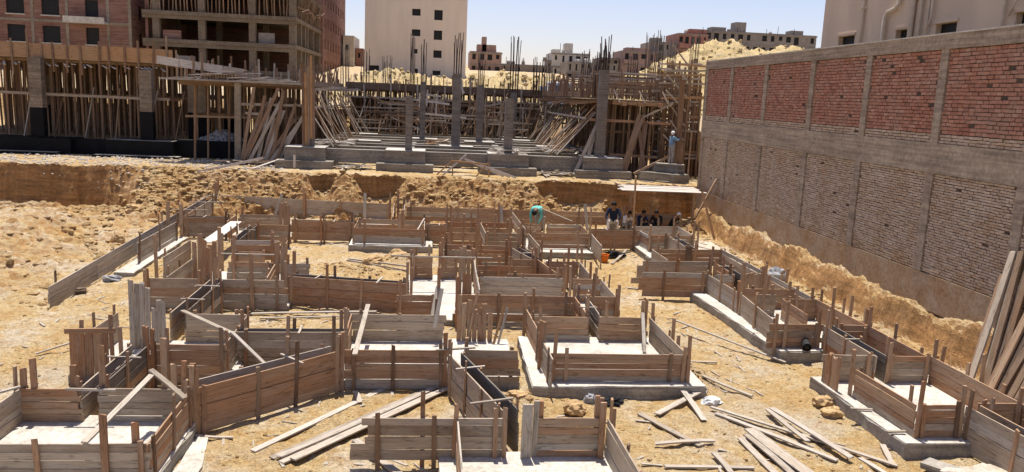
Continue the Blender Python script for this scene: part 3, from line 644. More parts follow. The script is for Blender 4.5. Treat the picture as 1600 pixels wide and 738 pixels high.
pad('pale concrete pad under the plank box at the back centre', rect(-3.1, 30.0, 0.05, 32.75), .25)
f = form('footing_form', 'neat rectangular plank box on a pad at the back centre', -1.6, 31.3)
wall(f, -2.9, 30.27, -.25, 30.27, n=2, side=-1, sp=3); wall(f, -2.95, 32.4, -.28, 32.42, n=3, side=1); wall(f, -2.92, 30.3, -2.95, 32.38, n=3, side=1); wall(f, -.26, 30.3, -.28, 32.38, n=3, side=-1)
stake(f, -1.3, 32.0, 1.2, w=.12); stake(f, -1.15, 32.1, 1.35, w=.12); bar('brace', (-.7, 31.2, .4), (-.3, 32.3, .98), .06, .03, M['grey'], f)
f = form('tie_beam_form', 'short reddish plank channel right of the back box', .2, 31.4)
chan(f, -.2, 31.55, .6, 31.5, w=.3)
f = form('footing_form', 'tall staked plank box between the back box and the centre cluster', 1.3, 30.5)
wall(f, .55, 29.72, 1.85, 29.8, n=4, zb=.2, side=-1); wall(f, 2.05, 29.8, 3.55, 29.9, n=4, zb=.2, side=-1); wall(f, .6, 32.3, 3.3, 32.4, n=3, zb=.2, side=1); wall(f, 2.0, 32.2, 2.05, 29.9, n=3, zb=.2, side=1)
for (x, y, z) in ((.7, 29.6, 1.9), (1.2, 29.65, 1.6), (1.7, 29.7, 2.0), (2.4, 29.7, 1.6), (3.0, 29.75, 1.9), (.6, 32.2, 1.6), (1.6, 32.25, 1.4), (2.7, 32.3, 1.7), (3.4, 29.8, 1.5), (.35, 28.4, 1.4), (.55, 27.6, 1.2)): stake(f, x, y, z)
wall(f, .45, 27.3, 1.4, 27.3, n=3, zb=.2, side=-1)
f = form('tie_beam_form', 'long brown plank channel crossing left of centre', -2.2, 21.8)
chan(f, -3.9, 22.15, -.6, 21.5, w=.3, zb=.05, n=3)
for (x, y, z) in ((-.6, 21.2, 1.5), (-.52, 21.3, 1.35), (-3.95, 21.95, 1.3)): stake(f, x, y, z)
f = form('side_form', 'short reddish plank panel beside the white floor left of centre', -.35, 20.2)
wall(f, -.85, 20.1, .12, 20.14, n=4, zb=.1, side=-1); bar('brace', (.05, 19.6, .3), (.2, 20.2, 1.1), .1, .03, M['grey'], f, (0, 1, 0)); stake(f, .22, 20.2, 1.6, w=.09)
f = form('footing_form', 'tangled plank box with upright boards under the laid bright plank', -5.6, 24)
pad('pale concrete floor under the tangled box left of centre', rect(-7.6, 21.52, -3.8, 25.6), .14)
wall(f, -6.6, 27.1, -5.1, 27.2, n=3, zb=.2, side=1); wall(f, -6.17, 25.25, -5.2, 25.3, n=3, zb=.2, side=-1); wall(f, -5.9, 23.65, -4.62, 23.7, n=4, zb=.15, side=-1); wall(f, -5.65, 21.48, -3.94, 21.48, n=4, zb=.05, side=-1, jag=(0, .1)); wall(f, -7.48, 21.47, -5.85, 21.47, n=3, zb=.05, side=-1)
wall(f, -4.75, 25.5, -4.85, 27.2, n=3, zb=.2, side=1); wall(f, -4.4, 21.5, -4.55, 23.6, n=4, zb=.2, side=1); wall(f, -7.0, 21.6, -7.05, 24.3, n=3, zb=.2, side=1); wall(f, -7.9, 24.2, -7.95, 27.0, n=3, zb=.15, side=1); wall(f, -4.2, 23.6, -3.6, 23.65, n=3, zb=.2, side=1)
shutter(f, -7.0, 23.9, -6.3, .15, (1.38, 1.62, 1.45, 1.3, 1.42), mat='form'); shutter(f, -4.6, 23.72, -4.28, .14, (1.48, 1.45), mat='form')
for (x, y, z) in ((-6.15, 23.6, 1.9), (-6.0, 21.4, 1.95), (-5.9, 21.55, 1.7), (-7.5, 21.4, 1.1), (-4.75, 21.4, 1.6), (-6.7, 26, 1.3), (-6.1, 25.1, 1.4), (-4.0, 23.6, 1.25), (-8.2, 24.4, 1.5), (-5.3, 27.0, 1.2)): stake(f, x, y, z, w=.1)
bar('laid_plank', (-7.25, 26.4, .9), (-7.35, 30.7, .9), .42, .03, M['whitewood'] if 'whitewood' in M else M['grey'], f)
bar('brace', (-5.2, 22.2, .12), (-4.8, 21.4, 1.08), .11, .03, M['grey'], f); bar('batten', (-6.6, 24.2, 1.0), (-4.7, 24.3, .98), .05, .03, M['grey'], f)
f = form('tie_beam_form', 'narrow channel leading back from the tangled box', -6.5, 28.8)
chan(f, -6.55, 27.25, -6.6, 30.25, w=.26)
f = form('tie_beam_form', 'shade toned channel between the crooked boards and the tangled box', -5.66, 19.8)
chan(f, -5.66, 18.15, -5.66, 21.4, w=.32)

# ---------------------------------------------------------------- loose boards on the sand
def board(label, p0, p1, w=.12, t=.028, z=(.03, .03), mat='grey', name='loose_board', group='loose boards lying on the sand'):
    z0 = z[0]+max(0, ground_z(*p0)); z1 = z[1]+max(0, ground_z(*p1))
    o = bar(name, (p0[0], p0[1], z0), (p1[0], p1[1], z1), w, t, M[mat], None, None, 4, .015, .02)
    tag(o, label, 'board', group)
board('single long board left of the slanted pile near the bottom', (-2.85, 12.76), (-.54, 16.2), .13)
board('leftmost board of the slanted pile near the bottom', (-2.48, 12.45), (-.05, 15.55), .13)
board('second board of the slanted pile near the bottom', (-2.36, 12.38), (.12, 15.62), .12, z=(.06, .06))
board('third board of the slanted pile near the bottom', (-2.30, 12.25), (.3, 15.6), .12, z=(.035, .035))
board('topmost pale board of the slanted pile near the bottom', (-2.12, 12.33), (.42, 15.62), .13, z=(.08, .08))
board('board poking out below the jagged plank ends at the bottom', (-1.21, 13.13), (-.4, 11.9), .13, z=(.05, .05))
board('lower board of the cross in front of the big box', (5.2, 16.0), (5.31, 14.12), .12, z=(.22, .03))
board('upper board of the cross in front of the big box', (4.45, 14.36), (5.8, 15.5), .13, z=(.05, .16))
board('board slanting to the lower right below the cross', (4.11, 14.42), (4.86, 12.97), .12)
board('board lying level across the slanting one below the cross', (4.03, 13.0), (5.15, 13.13), .1, z=(.06, .06))
board('level board touching the bottom edge right of centre', (3.97, 12.16), (5.48, 12.1), .09, z=(.04, .04))
board('short board crossing the level one at the bottom edge', (4.96, 12.59), (4.97, 11.8), .1, z=(.075, .075))
board('short stick on the sand right of the big box corner', (6.03, 16.34), (6.78, 15.4), .08)
board('long thin batten pointing at the pipe stub on the right strip', (6.51, 20.17), (8.45, 17.5), .07, z=(.3, .06))
board('upper long board of the fan at the lower right', (5.64, 14.69), (8.04, 12.13), .09, z=(.07, .05))
board('lower long board of the fan at the lower right', (5.66, 14.43), (7.1, 12.38), .11, z=(.04, .03))
board('short board at the top of the fan at the lower right', (6.71, 14.44), (6.87, 13.03), .1, z=(.1, .09))
board('thick board across the middle of the fan at the lower right', (6.8, 14.48), (7.29, 12.28), .13, z=(.13, .11))
board('left board of the stack at the bottom right edge', (5.72, 13.3), (5.8, 11.6), .13, z=(.03, .03))
board('middle board of the stack at the bottom right edge', (5.86, 13.4), (6.05, 11.6), .13, z=(.06, .06))
board('wide pale board on the stack at the bottom right edge', (6.0, 13.58), (6.33, 11.6), .24, z=(.09, .09))
board('short splinter of board left of the lower right pad', (8.3, 13.03), (8.02, 12.23), .1)
board('board end near the bottom below the lower right pad', (7.56, 12.48), (7.75, 11.6), .1)
board('long upper board on the sand behind the straight channel', (-4.71, 21.05), (-1.42, 21.25), .12, z=(.05, .1))
board('shorter lower board on the sand behind the straight channel', (-4.39, 20.62), (-2.13, 20.95), .1, z=(.05, .05))
board('pale pole lying on the sand left of the white floor', (-2.91, 28.4), (-.78, 26.92), .07, .05, z=(.04, .12))
board('second pale pole beside the first left of the white floor', (-2.95, 28.2), (-.75, 26.7), .06, .05, z=(.04, .04))
board('short stub of board below the meeting of the slanting channels', (-1.45, 15.45), (-1.3, 14.9), .1, z=(.06, .04))
board('stick on the sand at the corner of the near left box', (-3.95, 13.31), (-3.3, 13.3), .06, z=(.04, .04))
board('thin stick left of the crooked upright boards', (-8.48, 17.53), (-7.2, 18.6), .05, z=(.05, .3))
board('batten on the sand right of the big box back corner', (5.57, 17.62), (6.78, 17.52), .06)
board('long white batten hung level across the white floor', (-1.25, 24.9), (1.95, 24.85), .06, .04, z=(.92, .92), name='level_batten')
board('plank lying crosswise on the pale right strip', (8.3, 19.2), (8.62, 19.1), .1, z=(.27, .27))
board('board lying beside the ragged planks of the sandy aisle', (6.4, 24.9), (7.0, 24.7), .1)
board('board on the sand next to the orange bucket', (6.7, 28.6), (7.7, 30.6), .1, z=(.03, .2))
for i in range(7):
    x = 11.4+U(-.5, .6); y = 25.8+i*1.2; an = U(-.5, .5)
    board(('first', 'second', 'third', 'fourth', 'fifth', 'sixth', 'farthest')[i]+' scrap board from the near end on the rubble strip along the wall foot', (x, y), (x+math.sin(an)*1.1-.3, y+math.cos(an)*1.1), U(.08, .14), z=(.05, U(.05, .12)), group='scrap boards on the rubble strip')
# boards leaning on the boundary wall at the right edge
for i in range(18):
    y = 16.4-.1*i; x = 12.42+U(-.14, .2)
    bar_o = bar('leaning_board', (x, y+U(-.05, .05), ground_z(min(x, 12.6), y)*0+.08), (13.38, y+.75-i*.09+U(-.15, .15), 2.75+U(-.45, .4)), .05, .17, M[random.choice(('shore', 'shore', 'form', 'dark', 'formgrey'))], None, (0, 1, 0), 3, .02, .03)
    tag(bar_o, 'leaning board '+('farthest', 'second', 'third', 'fourth', 'fifth', 'sixth', 'seventh', 'eighth', 'ninth', 'tenth', 'eleventh', 'twelfth', 'thirteenth', 'fourteenth', 'fifteenth', 'sixteenth', 'seventeenth', 'nearest')[i]+' in the stack against the wall at the right edge', 'board', 'boards leaning on the wall at the right edge')
# props at the far foot of the wall
o = bar('prop', (12.75, 34.6, .0), (12.2, 35.2, 2.1), .06, .16, M['orange'], None, (0, 1, 0), 2); tag(o, 'pale board propped upright at the far foot of the boundary wall', 'board')
o = bar('prop', (12.3, 36.9, .1), (13.34, 36.6, 2.6), .06, .14, M['form'], None, (0, 1, 0), 2); tag(o, 'dark board leaning on the far end of the boundary wall', 'board')
o = bar('post', (9.24, 35.7, -.1), (9.0, 34.9, 2.75), .06, .12, M['form'], None, (0, 1, 0), 2); tag(o, 'tall leaning post among the seated workers', 'post')
plat = [(36.35, .3), (36.7, .26), (37.05, .3), (37.45, .34), (37.85, .28), (38.25, .32)]
for x in (9.25, 12.3):
    o = bar('bearer', (x, 36.2, 1.89), (x, 40.0, 1.90), .08, .08, M['form'], None); tag(o, ('left' if x < 10 else 'right')+' bearer under the bleached bridging planks', 'beam')
    o = bar('prop_post', (x, 36.55, -.05), (x, 36.55, 1.85), .1, .1, M['form'], None, (0, 1, 0)); tag(o, ('left' if x < 10 else 'right')+' prop under the front of the bleached bridging planks', 'post')
for i, (y0, w) in enumerate(plat):
    o = bar('bridge_plank', (8.7+U(-.25, .25)+i*.1, y0, 1.945+.004*i), (12.7+U(-.3, .2), y0-.15, 1.945+.004*i), w, .03, M['whitewood'], None, None, 3, .01)
    tag(o, ('front', 'second', 'third', 'fourth', 'fifth', 'rearmost')[i]+' bleached plank bridging the shaded hollow above the seated workers', 'board', 'planks bridging the shaded hollow')
for nm, x, y in (('left', 9.4, 40.0), ('middle', 10.7, 40.3), ('right', 11.6, 40.6)):
    o = bar('short_plank', (x, y, 2.0), (x+.35, y-1.0, 2.06), .12, .04, M['grey'], None, None, 1); tag(o, nm+' short pale plank lying across the lip above the seated workers', 'board', 'short planks on the lip')

# ---------------------------------------------------------------- rocks, bucket, scraps
rock('boulder', (2.85, 14.5, .1), (.2, .15, .14), M['rock'], 'ochre boulder in front of the big box', seed=1)
rock('boulder', (8.12, 14.95, .08), (.20, .16, .13), M['rock'], 'upper of two pale rocks left of the lower right pad', seed=2)
rock('boulder', (8.02, 14.4, .08), (.19, .14, .12), M['rock'], 'lower of two pale rocks left of the lower right pad', seed=3)
rock('boulder', (-11.5, 30.3, .2), (.22, .2, .28), M['rock'], 'upright ochre rock on the loose soil at the left', seed=4)
rock('boulder', (-12.3, 29.9, .12), (.2, .2, .14), M['rock'], 'low rock beside the upright one at the left', seed=5)
rock('boulder', (1.75, 15.05, .12), (.22, .16, .12), M['rock'], 'small ochre lump behind the falling slanting channel', seed=6)
rock('boulder', (-1.15, 28.4, .2), (.4, .3, .26), M['rock'], 'rust coloured lump on the sand by the pale poles', seed=8)
rock('boulder', (-2.0, 27.9, .1), (.35, .3, .18), M['rock'], 'low sandy lump left of the rust coloured one', seed=9)
rock('boulder', (-13.0, 36.6, .3), (.45, .35, .3), M['rock'], 'big clod on the slide of loose soil at the left', seed=10)
rock('boulder', (-11.2, 37.6, .35), (.4, .3, .25), M['rock'], 'big clod near the corner of the long left plank edge', seed=11)
b = empty('bucket', (6.5, 29.0, 0.02), 'orange plastic bucket standing in the sandy aisle', 'bucket')
tube('body', [(6.5, 29.0, .02), (6.5, 29.0, .05), (6.5, 29.0, .30), (6.5, 29.0, .31)], [.115, .12, .155, .15], M['orangeplastic'], b, 20, caps=False)
tube('bottom', [(6.5, 29.0, .02), (6.5, 29.0, .04)], [.115, .115], M['orangeplastic'], b, 20)
tube('rim', [(6.5+.16*math.cos(t*.3142), 29+.16*math.sin(t*.3142), .31) for t in range(21)], .012, M['orangeplastic'], b, 6)
tube('handle', [(6.5-.16*math.cos(t*.3), 28.99-.06*math.sin(t*.3), .30-.14*math.sin(t*.3)) for t in range(11)], .006, M['rebar'], b, 5)
def ring(cx, cy, cz, r0, r1, n=18):
    return None
o = empty('pipe_stub', (9.05, 17.85, .27), 'dark pipe stub sticking out of the right row box', 'pipe')
tube('body', [(9.15, 18.05, .44), (9.0, 17.6, .40)], .10, M['blackplastic'], o, 16, caps=False); tube('lining', [(9.14, 18.03, .44), (9.005, 17.62, .402)], .085, M['void'], o, 16)
def bag(label, loc, size, mat, name='scrap_bag', seed=0, cat='bag'):
    V0, F0 = ico()[1]; V = []
    for v in V0:
        k_ = 1+.55*noise.fractal(v*1.7+Vector((seed*5.3, 1, 2)), 1, 2, 3)
        V.append((v.x*size[0]*k_, v.y*size[1]*k_, max(-.5, v.z)*size[2]*k_))
    tag(link(name, mesh(name, V, F0), mat, None, Matrix.Translation(loc)), label, cat)
bag('crumpled white bag beside the cross of boards', (5.75, 15.0, .06), (.2, .12, .1), M['whiteplastic'], seed=1)
bag('dark crumpled rag in front of the big box pad', (3.65, 14.95, .06), (.22, .15, .1), M['blackcloth'], seed=2)
bag('grey crumpled paper left of the dark rag', (3.25, 15.05, .06), (.12, .1, .12), M['stone'], seed=3)
bag('white crumpled bag on the sand by the long left plank edge', (-9.6, 24.6, .07), (.26, .14, .1), M['stone'], seed=4)
bag('grey rag lying below the white bag at the left', (-9.9, 23.1, .06), (.22, .14, .1), M['dark'], seed=5)
bag('white cloth bundle inside the box with flared sides', (4.35, 28.0, .1), (.26, .18, .14), M['whiteplastic'], seed=6)
bag('dark bundle on the sand right of the orange bucket', (7.1, 30.0, .1), (.4, .2, .12), M['blackcloth'], seed=7)
bag('blue grey cement bag by the foot of the boundary wall', (12.1, 26.4, .2), (.3, .22, .28), M['stone'], seed=8)
bag('black crumpled hose end at the foot of the crooked boards', (-6.75, 15.6, .06), (.2, .12, .1), M['blackplastic'], seed=9, name='hose_end', cat='hose')
bag('pale lump of spilled mortar in the bottom right corner', (9.2, 11.5, .12), (.7, .4, .12), M['dust'], seed=10, name='mortar_spill', cat='mortar')
o = bar('concrete_slab_piece', (8.55, 12.15, .1), (9.25, 11.2, .12), .35, .1, M['pad'], None, None, 2, 0, .02); tag(o, 'flat grey concrete slab piece at the bottom right corner', 'slab')
pad('dusty cement strip along the foot of the boundary wall', [(11.05, 15.5), (11.9, 15.2), (12.2, 24), (12.3, 34), (10.9, 34), (10.85, 28.2), (11.0, 20)], .05, 'dust', -.1)
pad('pale cement floor streak inside the long left edge corner', rect(-9.0, 32.3, -1.9, 36.3), .06, 'dust', -.1)

# offcuts and chips trodden into the sand
def offcuts():
    V, F = [], []
    for _ in range(650):
        x, y = U(-9.5, 11.5), 10.5+26*random.random()**1.3; an = U(0, 3.14); l_, w_ = U(.03, .22), U(.008, .03); z = ground_z(x, y)+.008
        c, s_ = math.cos(an), math.sin(an); b = len(V)
        for zz in (0, .015):
            for u, v in ((-1, -1), (1, -1), (1, 1), (-1, 1)): V.append((x+u*l_*c-v*w_*s_, y+u*l_*s_+v*w_*c, z+zz+u*.01))
        F.extend(tuple(b+i for i in f_) for f_ in ((3, 2, 1, 0), (4, 5, 6, 7), (0, 1, 5, 4), (1, 2, 6, 5), (2, 3, 7, 6), (3, 0, 4, 7)))
    tag(link('offcuts', mesh('offcuts', V, F), M['grey']), 'small wood offcuts and chips strewn over the sand', 'wood chips', kind='stuff')
offcuts()


# ---------------------------------------------------------------- boundary wall on the right
def boundary_wall():
    w = empty('boundary_wall', (13.5, 27, 0), 'tall brick and concrete boundary wall along the right side of the pit', 'wall')
    Y0, Y1 = 9.6, 39.5
    colY = [39.33, 35.95, 32.1, 28.0, 24.25, 20.5, 17.0, 13.4, 9.8]
    cw = .16
    # concrete frame, each pour its own piece
    boxm('foundation', 13.405, 13.72, Y0-.02, Y1+.02, .78, 1.74, M['foundation'], w)
    boxm('backing', 13.452, 13.68, Y0+.01, Y1-.01, 1.741, 8.0, M['mortar'], w)
    for i, y in enumerate(colY):
        boxm('column', 13.388, 13.7, y-cw, y+cw, 1.742, 4.45, M['wallconc'], w)
        boxm('column', 13.388, 13.7, y-cw, y+cw, 5.251, 7.72, M['wallconc'], w)
    boxm('beam', 13.375, 13.705, Y0, Y1+.01, 4.451, 5.25, M['wallconc'], w)
    boxm('coping', 13.365, 13.72, Y0-.03, Y1+.04, 7.721, 8.1, M['wallconc'], w)
    boxm('coping_slab', 13.34, 13.74, Y0-.04, Y1+.05, 8.101, 8.14, M['blind'], w)
    red, pale = [], []
    rr = random.Random(3)
    for a_, b_ in zip(colY[1:], colY[:-1]):
        y0, y1 = a_+cw+.01, b_-cw-.01
        def course(z0, z1, ch, bl, lst, miss):
            n = max(1, round((z1-z0)/ch)); h = (z1-z0)/n
            for r_ in range(n):
                y = y0 - (bl*.5 if r_ % 2 else 0) + rr.uniform(-.03, .03); z = z0+h*(r_+.5)
                while y < y1:
                    l_ = bl*rr.uniform(.92, 1.06)
                    p, q = max(y, y0), min(y+l_, y1)
                    edge = (p == y0 or q == y1)
                    ms = miss*(5 if edge else 1)*(3 if z1-z < h*2 and miss > .01 else 1)
                    if q-p > .05 and rr.random() > ms: lst.append(((p+q)/2, z+rr.uniform(-.006, .006), q-p-.012, h-.012, rr.uniform(-.016, .012)))
                    y += l_
        course(1.76, 4.44, .070, .235, pale, .004)
        course(5.26, 5.50, .080, .25, pale, .004)
        course(5.51, 7.71, .10, .23, red, .012)
    dX = .06
    def emit(lst, nm, mat, key):
        lst.sort(key=key)
        me_cache = {}
        for (y, z, ly, lz, off) in lst[:300]:
            kk = (round(ly/.03), round(lz/.01))
            if kk not in me_cache:
                a2, b2 = kk[0]*.015, lz/2
                V = [(sx, sy*a2, sz*b2) for sx, k1 in ((-.03, 1), (.03, 1)) for sy, sz in ((-1, -1), (1, -1), (1, 1), (-1, 1))]
                V[0:4] = [(-.03, v[1]*.97, v[2]*.92) for v in V[0:4]]
                V[0:0] = []
                me_cache[kk] = mesh(nm, V, [(0, 1, 2, 3), (7, 6, 5, 4), (0, 4, 5, 1), (1, 5, 6, 2), (2, 6, 7, 3), (3, 7, 4, 0)])
            link(nm, me_cache[kk], mat, w, Matrix.Translation((13.462+off, y, z)) @ Matrix.Rotation(rr.uniform(-.02, .02), 4, 'Z'))
        V, F, T = [], [], []
        for (y, z, ly, lz, off) in lst[300:]:
            b = len(V); t = rr.random()
            for sx in (-.03, .03):
                k1 = .97 if sx < 0 else 1; k2 = .92 if sx < 0 else 1
                for sy, sz in ((-1, -1), (1, -1), (1, 1), (-1, 1)): V.append((13.462+off+sx-13.4, y+sy*ly/2*k1, z+sz*lz/2*k2))
            F += [tuple(b+i for i in f_) for f_ in ((0, 1, 2, 3), (7, 6, 5, 4), (0, 4, 5, 1), (1, 5, 6, 2), (2, 6, 7, 3), (3, 7, 4, 0))]
            T += [t]*8
        me = mesh(nm+'work', V, F); at = me.attributes.new('tone', 'FLOAT', 'POINT'); at.data.foreach_set('value', T)
        o = link(nm+'work', me, mat, w, Matrix.Translation((13.4, 0, 0))); o['kind'] = 'stuff'
    emit(red, 'red_brick', M['redbrick'], lambda t: abs(t[0]-18.5))
    emit(pale, 'pale_brick', M['palebrick'], lambda t: abs(t[0]-18.0)+(0 if t[1] < 5 else -.2))
boundary_wall()

# ---------------------------------------------------------------- buildings
def facade(name, par, axis, c, u0, u1, z0, z1, ops, mat, th=.25):
    us = sorted({u0, u1, *[o_[0] for o_ in ops], *[o_[1] for o_ in ops]}); zs = sorted({z0, z1, *[o_[2] for o_ in ops], *[o_[3] for o_ in ops]})
    us = [u for u in us if u0 <= u <= u1]; zs = [z for z in zs if z0 <= z <= z1]
    V, F, idx = [], [], {}
    nu, nz = len(us)-1, len(zs)-1
    def solid(i, j):
        if not (0 <= i < nu and 0 <= j < nz): return False
        um, zm = (us[i]+us[i+1])/2, (zs[j]+zs[j+1])/2
        return not any(o_[0] < um < o_[1] and o_[2] < zm < o_[3] for o_ in ops)
    def v(i, j, k_):
        if (i, j, k_) not in idx:
            idx[(i, j, k_)] = len(V); d = c + (th if k_ else 0)
            V.append((us[i], d, zs[j]) if axis == 'y' else (d, us[i], zs[j]))
        return idx[(i, j, k_)]
    for i in range(nu):
        for j in range(nz):
            if not solid(i, j): continue
            F.append((v(i, j, 0), v(i+1, j, 0), v(i+1, j+1, 0), v(i, j+1, 0))); F.append((v(i, j+1, 1), v(i+1, j+1, 1), v(i+1, j, 1), v(i, j, 1)))
            for di, dj, e0, e1 in ((-1, 0, (0, 0), (0, 1)), (1, 0, (1, 0), (1, 1)), (0, -1, (0, 0), (1, 0)), (0, 1, (0, 1), (1, 1))):
                if not solid(i+di, j+dj): F.append((v(i+e0[0], j+e0[1], 0), v(i+e1[0], j+e1[1], 0), v(i+e1[0], j+e1[1], 1), v(i+e0[0], j+e0[1], 1)))
    return link(name, mesh(name, V, F), mat, par)
def building(name, label, x0, x1, y0, y1, z0, z1, front, side, mat, side_x=None, pane='void', cat='building', sill=None, group=None, parapet=0):
    b = empty(name, ((x0+x1)/2, y0, z0), label, cat, group)
    facade('front_wall', b, 'y', y0, x0, x1, z0, z1, front, mat)
    for sx in (x0, x1):
        ops = side if (side_x == sx) else []
        facade('side_wall', b, 'x', sx if sx == x0 else sx-.25, y0+.252, y1, z0, z1, ops, mat)
    boxm('back_wall', x0+.26, x1-.26, y1-.25, y1-.002, z0, z1, mat, b); boxm('roof', x0+.255, x1-.255, y0+.255, y1-.255, z1-.45-parapet, z1-.15-parapet, mat, b)
    for (u0, u1, a_, b_) in front:
        p = boxm('window', u0-.02, u1+.02, y0+.19, y0+.23, a_-.02, b_+.02, M[pane], b)
        if sill: boxm('sill', u0-.1, u1+.1, y0-.1, y0+.12, a_-.12, a_-.003, M[sill], p)
    for (u0, u1, a_, b_) in side:
        xx = side_x+.19 if side_x == x0 else side_x-.23
        boxm('window', xx, xx+.04, u0-.02, u1+.02, a_-.02, b_+.02, M[pane], b)
    return b
# beige tower block
tw = [(-3.58, -2.38, 16.9, 17.85), (-.4, .8, 16.43, 17.85), (-3.58, -2.35, 14.03, 14.98), (-.4, .8, 13.64, 14.98), (-3.2, -2.7, 11.56, 12.2), (-.4, .8, 11.09, 12.15), (-9.7, -8.2, 8.7, 9.6), (-6.75, -5.5, 8.6, 9.3), (-.44, .7, 8.6, 9.25), (-3.1, -2.6, 8.75, 9.4)]
tower = None
tower = building('apartment_tower', 'plain beige tower block rising at the middle of the skyline', -10.3, 4.35, 120, 134, 7.6, 24, tw, [], M['plaster'], pane='void')
# brick building left
bw = []
for (u0, u1) in ((-47.75, -45.82), (-44.0, -42.1), (-39.35, -37.92)):
    for z in (6.8, 9.75, 12.78, 15.8): bw.append((u0, u1, z, z+1.85))
bb = building('brick_building', 'dark red brick building with white sills at the top left corner', -52, -34.4, 97, 114, 6.2, 19, bw, [(99.5+i*3.2, 100.6+i*3.2, z, z+1.5) for i in range(4) for z in (7, 9.9, 12.9)], M['farbrick'], side_x=-34.4, sill='farwhite')
for z in (9.0, 12.0, 15.0): boxm('floor_band', -52.02, -34.38, 96.93, 97.12, z, z+.28, M['frameconc'], bb)
for x in (-45.0, -41.3, -36.9, -34.55): boxm('column', x-.16, x+.16, 96.95, 97.13, 6.2, 19, M['frameconc'], bb)
bk = boxm('balcony', -41.2, -36.8, 95.6, 96.92, 12.0, 12.25, M['farwhite'], bb); boxm('balcony_rail', -41.2, -36.8, 95.6, 95.7, 12.251, 12.7, M['farwhite'], bk)
# concrete frame under construction
fb = empty('concrete_frame_building', (-24, 97, 6), 'unfinished concrete frame building with open floors at the upper left', 'building')
for i, z in enumerate((7.65, 10.75, 13.85, 17.2)):
    boxm('floor_slab', -33.0, -16.0, 96.3, 117, z-.42, z+.02, M['darkframe'], fb)
for z0, z1 in ((6.2, 7.22), (7.68, 10.32), (10.78, 13.42), (13.88, 16.77)):
    for x in (-31.6, -26.6, -21.0, -16.5):
        boxm('column', x-.38, x+.38, 96.6, 97.3, z0, z1, M['darkframe'], fb)
        boxm('column', x-.3, x+.3, 104, 104.6, z0, z1, M['darkframe'], fb)
    for y in (101, 106, 111, 116.3): boxm('column', -16.75, -16.15, y-.3, y+.3, z0, z1, M['darkframe'], fb)
    boxm('partition', -32.5, -17.5, 112, 112.3, z0, z1, M['farbrick'], fb); boxm('back_wall', -33, -16.1, 116.7, 116.95, z0, z1, M['farbrick'], fb); boxm('side_wall', -33, -32.7, 97.4, 116.6, z0, z1, M['farbrick'], fb)
    boxm('beam', -33, -16.0, 96.45, 96.8, z1-.4, z1-.003, M['darkframe'], fb)
boxm('infill_panel', -29.5, -27.5, 97.0, 97.2, 7.68, 9.0, M['farconc'], fb); boxm('infill_panel', -20.4, -18.6, 97.05, 97.25, 10.78, 12.0, M['farconc'], fb); boxm('infill_panel', -31.0, -29.0, 97.05, 97.25, 10.78, 11.8, M['farbrick'], fb)
for i in range(38): x = -32.5+i*.44; bar('prop', (x+U(-.1, .1), 96.6+U(0, .6), 13.88), (x+U(-.15, .15), 96.6+U(0, .6), 16.78), .12, .12, M['shore'], fb, None, 1)
for i in range(16): y = 97.5+i*1.2; bar('prop', (-16.2, y, 13.88), (-15.6+U(-.3, .2), y+U(-.3, .3), 16.78+U(0, .5)), .12, .12, M['shore'], fb, None, 1)
for i in range(7): bar('ledger', (-16.0, 97+i*2.8, 15.0+U(-.3, .8)), (-15.6, 100+i*2.8, 15.2+U(-.5, 1)), .1, .1, M['shore'], fb, None, 1)
def wrow(y0, n, dy, zs, w=1.2, h=1.4): return [(y0+i*dy, y0+i*dy+w, z, z+h) for i in range(n) for z in zs]
rb2 = building('brick_building', 'red brick building beside the unfinished frame at upper left', -30, -15.9, 117.5, 146, 7.5, 22, [], wrow(119.5, 8, 3.2, (8.6, 11.6, 14.6, 17.6)), M['farbrick'], side_x=-15.9)
building('small_house', 'narrow cream house seen in the gap left of the beige tower', -15.6, -13.8, 140, 150, 9.5, 14.9, [(-15.2, -14.7, 12.5, 13.4)], [], M['farwhite'])
building('small_house', 'small dark brick house just left of the beige tower', -13.7, -12.4, 142, 150, 9.5, 13.0, [(-13.3, -12.9, 11.4, 12.2)], [], M['farbrick'])
# far row right of the tower
def far_building(label, x0, x1, y, d, z0, z1, rows, cols, mat, extra=None, name='far_building', pane='void'):
    ops = []
    fl = (z1-z0)/rows; cw_ = (x1-x0)/cols
    for r_ in range(rows):
        for c_ in range(cols):
            if random.random() < .2: continue
            a_, b_ = random.choice(((.28, .72), (.36, .64), (.2, .8))); lo = random.choice((.3, .3, .42, .12)); ops.append((x0+cw_*(c_+a_), x0+cw_*(c_+b_), z0+fl*r_+fl*lo, z0+fl*r_+fl*.78))
    b = building(name, label, x0, x1, y, y+d, z0-1.5, z1, ops, [], mat, pane=pane, group='far buildings on the skyline')
    for r_ in range(1, rows+1): boxm('floor_band', x0-.15, x1+.15, y-.14, y-.003, z0+fl*r_-.35, z0+fl*r_-.12, M['farconc'], b)
    for _ in range(max(1, cols//3)):
        tx = U(x0+.5, x1-.9); tube('roof_tank', [(tx, y+2, z1-.2), (tx, y+2, z1+U(.5, .9))], .35, M['farwhite' if random.random() < .5 else 'farconc'], b, 10)
        mx = U(x0+.3, x1-.3); tube('roof_mast', [(mx, y+1, z1-.2), (mx+U(-.1, .1), y+1, z1+U(.8, 1.9))], .05, M['rebar'], b, 5)
    for r_ in range(rows):
        if cols >= 4 and random.random() < .7:
            bx = x0+cw_*random.randrange(cols-1); bo = boxm('balcony', bx+.1, bx+cw_*1.6, y-1.0, y-.15, z0+fl*r_+.05, z0+fl*r_+.2, mat, b); boxm('balcony_rail', bx+.1, bx+cw_*1.6, y-1.0, y-.9, z0+fl*r_+.201, z0+fl*r_+fl*.3, mat, bo)
    for (ex0, ex1, ez) in (extra or []): boxm('roof_block', ex0, ex1, y+1, y+4, z1-.2, ez, mat, b)
    return b
